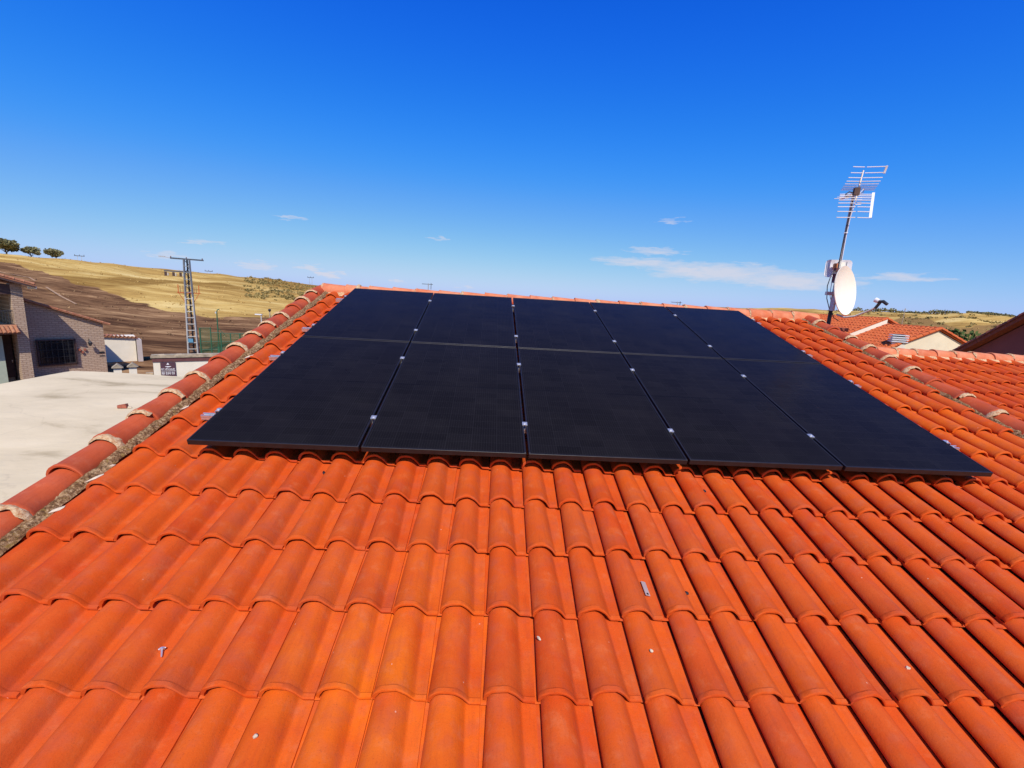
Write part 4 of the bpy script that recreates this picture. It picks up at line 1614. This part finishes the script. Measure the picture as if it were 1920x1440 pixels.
for row in range(7):
    x_ = 0
    while x_ < 3.0:
        w_ = rr_.uniform(.18, .42)
        o = MB().box((0, 0, 0), (w_ - .02, rr_.uniform(.28, .36), .20), rz=rr_.uniform(-.08, .08)).build('stone', M['rubble'], rb)
        o.location = (x_ + w_ / 2, rr_.uniform(-.02, .02), .10 + row * .21)
        x_ += w_
for (px_, py_, pz_), lb in (((-13.15, 16.0, -2.72), 'left'), ((-12.76, 16.30, -2.70), 'right')):
    gp = empty('gate_post', (px_ - .55, py_ + .75, GZ), radians(38))
    tag(gp, 'small gate post with pitched tile cap, %s of the pair beyond the white flat roof' % lb, 'gate post', 'gate posts behind the flat roof')
    h_ = pz_ - GZ - .15
    mb = MB()
    mb.box((0, 0, h_ / 2), (.26, .26, h_))
    mb.build('shaft', M['white_wall'], gp)
    mb = MB()
    mb.prism([(-.19, -.20, h_), (.19, -.20, h_), (0, -.20, h_ + .17)], (0, 0, 0), (0, .40, 0))
    mb.build('cap', M['stone'], gp)

# ------------------------------------------------------------------ power line tower, court fence, lamps
def gh(x, y):
    return height(x, y)


tx, ty = -25.0, 39.45
tw = empty('lattice_tower', (tx, ty, GZ - .1), radians(28))
tag(tw, 'tall galvanised lattice power tower with two crossarms on the left', 'tower')
TH = 8.35
b0, b1 = .36, .20
legs = []
for sx in (-1, 1):
    for sy in (-1, 1):
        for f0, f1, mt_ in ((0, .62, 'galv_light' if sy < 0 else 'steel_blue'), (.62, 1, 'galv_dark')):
            m2 = MB()
            c0, c1 = b0 + (b1 - b0) * f0, b0 + (b1 - b0) * f1
            m2.bar((sx * c0, sy * c0, TH * f0), (sx * c1, sy * c1, TH * f1), .085)
            m2.build('leg', M[mt_], tw)
nb_ = 15
for k in range(nb_):
    z0 = TH * k / nb_
    z1 = TH * (k + 1) / nb_
    h0 = b0 + (b1 - b0) * k / nb_
    h1 = b0 + (b1 - b0) * (k + 1) / nb_
    m2 = MB()
    m2.bar((-h0, -h0 - .02, z0), (h0, -h0 - .02, z0), .055)
    m2.build('rung', M['galv_light'] if k < 10 else M['galv_dark'], tw)
    m2 = MB()
    s_ = 1 if k % 2 else -1
    m2.bar((-h0 * s_, h0, z0), (h1 * s_, h1, z1), .05)
    m2.bar((-h0, -h0 * s_, z0), (-h1, h1 * s_, z1), .035)
    m2.bar((h0, h0 * s_, z0), (h1, -h1 * s_, z1), .035)
    m2.build('brace', M['steel_blue'], tw)
m2 = MB()
m2.bar((-1.15, 0, TH + .05), (1.25, 0, TH + .05), .14, .12)
arm = m2.build('crossarm', M['steel_blue'], tw)
for x in (-1.1, 0, 1.15):
    m2 = MB()
    m2.tube([(x, 0, TH + .1), (x, 0, TH + .22)], [.05, .03], 6)
    m2.build('insulator', M['brown_trim'], arm)
m2 = MB()
m2.bar((-1.15, .0, TH + .05), (-1.55, .0, TH + .12), .05)
m2.box((-1.72, .0, TH + .13), (.42, .20, .10))
m2.build('bird_guard', M['galv'], arm)
m2 = MB()
m2.bar((-1.65, 0, TH - 1.05), (.25, 0, TH - 1.05), .11, .10)
arm = m2.build('crossarm', M['steel_blue'], tw)
for x in (-1.55, -1.0, -.5):
    m2 = MB()
    m2.box((x, 0, TH - 1.30), (.16, .20, .34))
    m2.build('cutout_switch', M['wood'], arm)
    m2 = MB()
    m2.box((x + .16, 0, TH - 1.32), (.07, .12, .24))
    m2.build('fuse_holder', M['galv_light'], arm)
m2 = MB()
for x in (-.75, .75):
    m2.bar((x, -.05, TH - 2.85), (x, -.05, TH - 2.15), .06)
m2.bar((-.85, -.05, TH - 2.85), (.85, -.05, TH - 2.85), .06)
m2.bar((-.75, -.05, TH - 2.85), (-.30, -.05, TH - 3.7), .04)
m2.bar((.75, -.05, TH - 2.85), (.30, -.05, TH - 3.7), .04)
m2.build('work_platform', M['oldtile'], tw)
m2 = MB()
for x in (-.60, -.40, .40, .55):
    m2.bar((x, -.05, TH - 2.85), (x, -.05, TH - 2.25), .03)
m2.build('guard_rail', M['brown_trim'], tw)
m2 = MB()
m2.box((-.10, -.46, 1.32), (.36, .03, .34))
m2.build('warning_plate', M['blue'], tw)
m2 = MB()
m2.tube([(.05, .05, 0), (.03, .05, TH)], .07, 6)
m2.build('conduit', M['black'], tw)

fn = empty('court_fence', (-23.4, 38.0, GZ), 0)
tag(fn, 'green wire mesh fence of a sports court behind the tower', 'fence')
FP = [(0, 0, 2.5), (.66, .42, 2.55), (1.30, .78, 2.1), (1.95, 1.12, 2.05), (2.6, 1.45, 2.05), (3.3, 1.8, 2.05), (4.0, 2.15, 2.05), (4.7, 2.5, 2.05), (5.5, 2.9, 2.05), (6.3, 3.3, 2.05)]
for i, (x, y, h_) in enumerate(FP):
    m2 = MB()
    m2.tube([(x, y, 0), (x, y, h_)], .045 if i % 2 else .06, 7)
    m2.build('post', M['green'], fn, 50)
for (x, y, h_), (x2, y2, h2) in zip(FP, FP[1:]):
    m2 = MB()
    m2.add([(x, y, .05), (x2, y2, .05), (x2, y2, min(h_, h2)), (x, y, min(h_, h2))], [(0, 1, 2, 3)])
    m2.build('mesh_panel', M['net'], fn)
    m2 = MB()
    for z in (.6, 1.3, min(h_, h2)):
        m2.tube([(x, y, z), (x2, y2, z)], .022, 5)
    m2.build('tension_wire', M['green'], fn)

lp = empty('court_lamp', (-22.3, 38.75, GZ))
tag(lp, 'slender dark green lamp post with curved top rising from the court fence', 'lamp post')
m2 = MB()
m2.tube([(0, 0, 0), (0, 0, .8)], [.16, .12], 8)
m2.tube([(0, 0, .8), (0, 0, 3.9), (.05, 0, 4.08), (.22, .02, 4.16)], [.06, .045, .04, .035], 8)
m2.build('pole', M['green'], lp, 50)
m2 = MB()
m2.box((-.07, 0, 3.85), (.12, .12, .16))
m2.build('floodlight', M['galv_light'], lp)
m2 = MB()
m2.bar((.02, 0, 2.5), (.55, .3, 1.75), .04)
m2.build('stay', M['green'], lp)
for (x, y, zt, kind, lb) in ((-19.3, 40.4, -1.95, 0, 'street lamp with a flat white head beyond the left verge'), (-18.9, 41.2, -1.60, 1, 'thin post with a dark lantern beyond the left verge, right of the white street lamp')):
    s = empty('street_lamp', (x, y, GZ))
    tag(s, lb, 'lamp post')
    hh = zt - GZ
    m2 = MB()
    m2.tube([(0, 0, 0), (0, 0, hh)], [.09, .05], 8)
    m2.build('pole', M['galv_light'] if kind == 0 else M['stone'], s, 50)
    m2 = MB()
    if kind == 0:
        m2.box((-.22, 0, hh + .03), (.60, .22, .09))
        m2.build('lamp_head', M['white'], s)
    else:
        m2.tube([(0, 0, hh - .05), (0, 0, hh + .12), (0, 0, hh + .20)], [.08, .15, .06], 8)
        m2.build('lantern', M['dark_steel'], s)

# ------------------------------------------------------------------ far pylons and rooftop aerials
for (x, y, h_, lb) in ((-205, 241, 5.6, 'distant twin arm pylon on the golden hill crest above the brick house'), (-161, 272, 4.6, 'distant pylon on the hill crest just right of the lattice tower'),
                       (-113, 296, 6.2, 'distant slim pylon on the hill crest just left of the ridge end')):
    z = height(x, y)
    s = empty('distant_pylon', (x, y, z - 1.2), radians(35))
    tag(s, lb, 'pylon', 'distant pylons on the hill')
    m2 = MB()
    for sx in (-1, 1):
        m2.bar((sx * .9, 0, 0), (sx * .75, 0, h_ + 1.2), .16)
        m2.bar((sx * .9, 0, 1), (-sx * .8, 0, h_ * .6 + 1), .09)
    m2.build('frame', M['galv'], s)
    m2 = MB()
    m2.bar((-1.9, 0, h_ + 1.1), (1.9, 0, h_ + 1.1), .3)
    m2.build('crossarm', M['steel_blue'], s)
    for x_ in (-1.7, 0, 1.7):
        m2 = MB()
        m2.bar((x_, 0, h_ + 1.2), (x_, 0, h_ + 1.75), .22)
        m2.build('insulator', M['steel_blue'], s)
for (x, y, z0_, zt, lb) in ((-1.97, 25.0, -1.0, 1.50, 'small television aerial showing above the ridge left of centre'), (13.2, 25.0, -1.0, 1.30, 'tiny television aerial showing above the ridge right of centre')):
    s = empty('roof_aerial', (x, y, GZ))
    tag(s, lb, 'aerial', 'aerials beyond the ridge')
    m2 = MB()
    m2.tube([(0, 0, 0), (0, 0, zt - GZ)], .03, 6)
    m2.build('pole', M['galv'], s)
    m2 = MB()
    m2.bar((-.38, 0, zt - GZ - .05), (.25, .1, zt - GZ - .05), .03)
    for k in range(5):
        m2.bar((-.35 + .14 * k, -.16, zt - GZ - .05), (-.35 + .14 * k, .18, zt - GZ - .05), .015)
    m2.bar((.16, 0, zt - GZ - .35), (.16, 0, zt - GZ + .02), .03)
    m2.build('antenna_head', M['steel_blue'], s)

# ------------------------------------------------------------------ houses beyond the right roof
def terrace_house(name, label, xr, ys, yn_, zr_, pitch, half, ridge_label=None, tiles=True):
    """ridge along +y at x = xr from ys to yn_, slopes facing -x and +x"""
    s = empty(name, (xr, ys, GZ))
    tag(s, label, 'house', 'terraced houses on the right')
    L = yn_ - ys
    zt = zr_ - GZ
    tp = math.tan(pitch)
    ze_ = zt - half * tp
    m2 = MB()
    m2.prism([(-half + .2, .12, 0), (half - .2, .12, 0), (half - .2, .12, ze_ + .1), (0, .12, zt - .06), (-half + .2, .12, ze_ + .1)], (0, 0, 0), (0, L - .2, 0))
    m2.build('wall', M['cream'], s)
    m2 = MB()
    m2.prism([(-half, 0, ze_), (0, 0, zt), (half, 0, ze_), (half, 0, ze_ + .08), (0, 0, zt + .08), (-half, 0, ze_ + .08)], (0, 0, 0), (0, L, 0))
    rf_ = m2.build('roof', M['oldtile'], s)
    tm = MB()
    ln = .40
    n_ = int(half / cos(pitch) / ln) + 1
    k_ = int(L / .30)
    prof = [(-.15, 0), (-.10, .045), (-.055, .085), (0, .10), (.055, .085), (.10, .045), (.15, 0)]
    rn_ = random.Random(hash(name) % 97 + int(xr))
    for side in (-1, 1):
        if side == 1:
            continue
        for i in range(n_):
            d0, d1 = i * ln, (i + 1) * ln + .03
            for j in range(k_):
                yc = .16 + j * .30
                vs_ = []
                jz = rn_.uniform(0, .012)
                for d, lift in ((d0, .004), (d1, .040)):
                    for y_, z_ in prof:
                        vs_.append((side * d * cos(pitch), yc + y_, zt + .085 + z_ + lift + jz - d * sin(pitch)))
                fs_ = [(q_, q_ + 1, q_ + 8, q_ + 7) for q_ in range(6)] + [tuple(range(7, 14))]
                tm.add(vs_, fs_)
    o_ = tm.build('tile_courses', M['oldtile'], rf_, 50)
    tag(o_, kind='stuff')
    # ridge and verge caps
    cm = barrel(.44, .13, .115)
    cme = cm.mesh('ridge_tile', 40)
    cme.materials.append(M['oldtile'])
    for j in range(int(L / .4)):
        o_ = ob('ridge_tile', cme, None, rf_, (0, .0 + j * .4, zt + .07))
        o_.rotation_euler = (radians(-1), 0, 0)
    for side in (-1, 1):
        for i in range(int(half / cos(pitch) / .4) + 1):
            d = (i + 1) * .4
            o_ = ob('verge_tile', cme, None, rf_, (side * d * cos(pitch), .06, zt + .10 - d * sin(pitch)))
            o_.rotation_euler = (Matrix.Rotation(radians(90 * side), 3, 'Z') @ Matrix.Rotation(pitch - .03, 3, 'X')).to_euler()
    return s, rf_, zt


P1 = radians(24)
hB, rB, zB = terrace_house('terraced_house', 'nearer red tiled house with a white gable end, beyond the right roof', 29.1, 23.7, 27.6, .52, P1, 4.5)
hA, rA, zA = terrace_house('terraced_house', 'farther red tiled house with a higher ridge, right beside the dish', 29.1, 27.62, 37.5, .92, P1, 4.5)
m2 = MB()                # its pale gable parapet showing above the lower roof
m2.prism([(-4.5, -.04, zA - 4.5 * math.tan(P1) - .42), (0, -.04, zA - .42), (0, -.04, zA + .06), (-4.5, -.04, zA - 4.5 * math.tan(P1) + .06)], (0, 0, 0), (0, .12, 0))
m2.build('gable_band', M['white_wall'], hA)
# flue with louvres on the nearer roof
ch = empty('louvred_chimney', (26.8, 24.0, .08 - .9), radians(-28))
tag(ch, 'short square chimney with white louvres on the nearer red tiled house', 'chimney')
m2 = MB()
m2.box((0, 0, .40), (.62, .62, .80))
m2.build('shaft', M['white_wall'], ch)
for k in range(4):
    m2 = MB()
    m2.box((0, 0, .50 + .13 * k), (.80, .80, .05))
    m2.build('louvre', M['white'], ch)
m2 = MB()
m2.box((0, 0, .70), (.50, .50, .50))
m2.build('dark_core', M['black'], ch)
pl = empty('aerial_pole', (29.1, 26.45, .5))
tag(pl, 'thin pole on the ridge of the nearer red tiled house', 'pole')
m2 = MB()
m2.tube([(0, 0, 0), (.03, 0, 1.25)], .025, 6)
m2.build('tube', M['stone'], pl)
m2 = MB()
m2.bar((-.14, 0, 1.18), (.20, 0, 1.18), .02)
m2.build('cross_rod', M['galv'], pl)

# dark red gable at far right: the wall faces -x and lies in its own shade
dk = empty('red_gable_house', (22.0, 6.0, GZ))
tag(dk, 'dark red rendered house whose shaded gable rises at the far right edge', 'house')
zz = lambda y: 1.25 - (y - 13.72) * .745          # verge line falling towards +y
ap = 8.0
def yz(y):
    return zz(y) - GZ
y_n = 17.0
y_a = 10.0
m2 = MB()
poly = [(0, y_a * 2 - y_n - 6, 0), (0, y_n - 6, 0), (0, y_n - 6, yz(y_n) - .2), (0, y_a - 6, yz(y_a) - .2), (0, 2 * y_a - y_n - 6, yz(y_n) - .2)]
m2.prism(poly, (0, 0, 0), (9, 0, 0))
m2.build('wall', M['dark_red'], dk)
m2 = MB()
poly = [(-.35, y_n + .5 - 6, yz(y_n + .5) - .14), (-.35, y_a - 6, yz(y_a) - .14), (-.35, 2 * y_a - y_n - .5 - 6, yz(y_n + .5) - .14),
        (-.35, 2 * y_a - y_n - .5 - 6, yz(y_n + .5) + .03), (-.35, y_a - 6, yz(y_a) + .03), (-.35, y_n + .5 - 6, yz(y_n + .5) + .03)]
m2.prism(poly, (0, 0, 0), (9.7, 0, 0))
rd = m2.build('roof', M['maroon_tile'], dk)
for k in range(16):
    o = barrel(.46, .11, .095).build('verge_tile', M['maroon_tile'], rd, 40)
    d = k * .40
    y_ = y_n + .45 - d * cos(.64)
    o.location = (-.30, y_ - 6, yz(y_) + .03)
    o.rotation_euler = (Matrix.Rotation(radians(180), 3, 'Z') @ Matrix.Rotation(.64, 3, 'X')).to_euler()

# ------------------------------------------------------------------ trees and scrub
def leaf_cloud(mb_, lobes, n_, size, rn_, flat=1.0):
    for _ in range(n_):
        c, r = rn_.choice(lobes)
        while True:
            d = Vector((rn_.uniform(-1, 1), rn_.uniform(-1, 1), rn_.uniform(-1, 1)))
            if .25 < d.length < 1:
                break
        d *= (rn_.uniform(.75, 1.08) if rn_.random() < .75 else .6) / max(d.length, .5)
        p = Vector(c) + Vector((d.x * r, d.y * r, d.z * r * flat))
        s_ = size * rn_.uniform(.6, 1.4)
        a = Vector((rn_.uniform(-1, 1), rn_.uniform(-1, 1), rn_.uniform(-.6, 1))).normalized()
        b = a.orthogonal().normalized()
        b = (Matrix.Rotation(rn_.uniform(0, 6.28), 3, a) @ b)
        c2 = a.cross(b)
        mb_.add([p + b * s_, p + c2 * s_ * .7, p - b * s_ * .8, p - c2 * s_ * .6 + a * s_ * .3], [(0, 1, 2), (0, 2, 3)])


def tree(name, label, x, y, h_, w_, seed, mat, n_leaf=1400, trunk_frac=.35, group=None, flat=.62, size=.28):
    rn_ = random.Random(seed)
    s = empty(name, (x, y, height(x, y) - .1))
    tag(s, label, 'tree', group)
    m_ = MB()
    th_ = h_ * trunk_frac
    m_.tube([(0, 0, 0), (.1, .05, th_ * .6), (.05, .1, th_ * 1.25)], [h_ * .05, h_ * .038, h_ * .028], 8)
    lobes = []
    for k in range(8):
        a = k * 2.4 + rn_.uniform(-.4, .4)
        rr = w_ * .5 * rn_.uniform(.25, .72)
        z = th_ + (h_ - th_) * rn_.uniform(.35, .78)
        c = (rr * cos(a), rr * sin(a), z)
        lobes.append((c, w_ * rn_.uniform(.17, .27)))
        m_.tube([(.05, .1, th_ * .9), (c[0] * .5, c[1] * .5, (th_ + z) * .5), c], [h_ * .022, h_ * .015, h_ * .006], 5)
    lobes.append(((0, 0, h_ - w_ * .2), w_ * .26))
    m_.build('trunk', M['bark'], s, 60)
    cm = MB()
    leaf_cloud(cm, lobes, n_leaf, size, rn_, flat)
    cm.build('crown', M[mat], s)
    return s


def pol(th, D):
    return CX + D * sin(radians(th)), CY + D * cos(radians(th))


G_ = 'pines on the left hill crest'
x, y = pol(-44.75, 198)
tree('pine_tree', 'broadest umbrella pine on the hill crest, at the left frame edge', x, y, 4.2, 7.6, 1, 'pine', 2200, .10, G_, .6, .34)
x, y = pol(-43.35, 198)
tree('pine_tree', 'middle of the three pines on the left hill crest', x, y, 3.1, 4.4, 2, 'pine', 1300, .10, G_, .75, .28)
x, y = pol(-41.85, 198)
tree('pine_tree', 'right hand pine of the three on the left hill crest', x, y, 2.8, 4.6, 3, 'pine', 1300, .10, G_, .6, .28)
tree('leafy_tree', 'dark green tree behind the white gable on the right', 53.2, 44.4, 6.2, 6.4, 8, 'green_leaf', 1800, .25, 'garden trees behind the right houses', .7, .28)
tree('leafy_tree', 'low green tree right of the white gable, in front of the hill', 55.6, 42.2, 5.2, 5.0, 9, 'green_leaf', 1300, .25, 'garden trees behind the right houses', .7, .26)

rn = random.Random(21)
ORD = ['leftmost', 'second from the left', 'third from the left', 'fourth from the left', 'fifth from the left', 'sixth from the left', 'sixth from the right',
       'fifth from the right', 'fourth from the right', 'third from the right', 'second from the right', 'rightmost']
for k in range(12):
    th = 39.6 + k * .62 + rn.uniform(-.15, .15)
    D = rn.uniform(345, 366)
    x, y = pol(th, D)
    w_ = rn.uniform(2.4, 4.4)
    cm = MB()
    leaf_cloud(cm, [((0, 0, w_ * .35), w_ * .5), ((w_ * .4, 0, w_ * .28), w_ * .36), ((-w_ * .4, .3, w_ * .25), w_ * .34)], 130, .5, rn, .62)
    o = cm.build('shrub', M['pine'])
    o.location = (x, y, height(x, y) - .2)
    tag(o, 'small dark shrub on the right hill crest, %s' % ORD[k], 'shrub', 'shrubs along the right hill crest')
cm = MB()
for k in range(46):
    x, y = pol(47.4 + k * .06, 360 + rn.uniform(-4, 4))
    leaf_cloud(cm, [((x, y, height(x, y) + .5), rn.uniform(.8, 1.7))], 60, .45, rn, .8)
o = cm.build('hedge_line', M['pine'])
tag(o, 'long dark hedge line on the right hill crest', 'hedge', kind='stuff')

cm = MB()
cb = MB()
for k in range(3400):
    if rn.random() < .72:
        th = rn.uniform(-52, -15)
        D = 56 + 155 * rn.random() ** 1.1
    else:
        th = rn.uniform(36, 56)
        D = 110 + 245 * rn.random()
    x, y = pol(th, D)
    burnt_ = th < 0 and D < lerp_table(BURN, th)
    if th < 0 and k % 3 == 0:                 # the rough scrubby hump beside the ridge end
        th, D = rn.uniform(-27, -19.5), rn.uniform(120, 205)
        x, y = pol(th, D)
        burnt_ = False
    cl_ = noise.noise(Vector((x * .05, y * .05, 17)))
    if cl_ < -.05 and rn.random() < .8:
        continue
    z = height(x, y)
    w_ = rn.uniform(.08, .26) * (2.0 if th > 0 else 1) * (.9 if burnt_ else 1)
    leaf_cloud(cb if burnt_ else cm, [((x, y, z + w_ * .25), w_)], 7, w_ * .55, rn, .7)
o = cm.build('dry_scrub', M['scrub'])
tag(o, 'dry golden brown scrub over the hillsides', 'scrub', kind='stuff')
o = cb.build('charred_scrub', M['burnt_scrub'])
tag(o, 'charred low scrub on the burnt slope', 'scrub', kind='stuff')

co = MB()
for k in range(900):
    if k < 620:
        th, D = rn.uniform(-27.5, -19.0), 110 + 95 * rn.random() ** .8
    else:
        th, D = rn.uniform(37, 55), rn.uniform(200, 350)
    x, y = pol(th, D)
    if noise.noise(Vector((x * .06, y * .06, 23))) < -.12:
        continue
    w_ = rn.uniform(.25, .6) * (1.7 if th > 0 else 1)
    leaf_cloud(co, [((x, y, height(x, y) + w_ * .3), w_)], 12, w_ * .5, rn, .6)
o = co.build('olive_scrub', M['olive'])
tag(o, 'olive brown scrub dotted over the upper slopes', 'scrub', kind='stuff')

# pale dirt track crossing the burnt slope
tk = []
for th, D in ((-46.5, 150), (-45.2, 136), (-43.6, 122), (-42.6, 108), (-41.8, 98), (-40.9, 92)):
    tk.append((*pol(th, D),))
vs, fs = [], []
for i, (x, y) in enumerate(tk):
    for s_ in (-1, 1):
        dx, dy = tk[min(i + 1, len(tk) - 1)][0] - tk[max(i - 1, 0)][0], tk[min(i + 1, len(tk) - 1)][1] - tk[max(i - 1, 0)][1]
        L_ = sqrt(dx * dx + dy * dy)
        xx, yy = x - dy / L_ * s_ * .16, y + dx / L_ * s_ * .16
        vs.append((xx, yy, max(height(xx, yy), height(x, y)) + .08))
for i in range(len(tk) - 1):
    fs.append((2 * i, 2 * i + 1, 2 * i + 3, 2 * i + 2))
me = bpy.data.meshes.new('path')
me.from_pydata(vs, [], fs)
o = ob('path', me, M['track'])
tag(o, 'pale dirt track on the burnt slope', kind='structure')
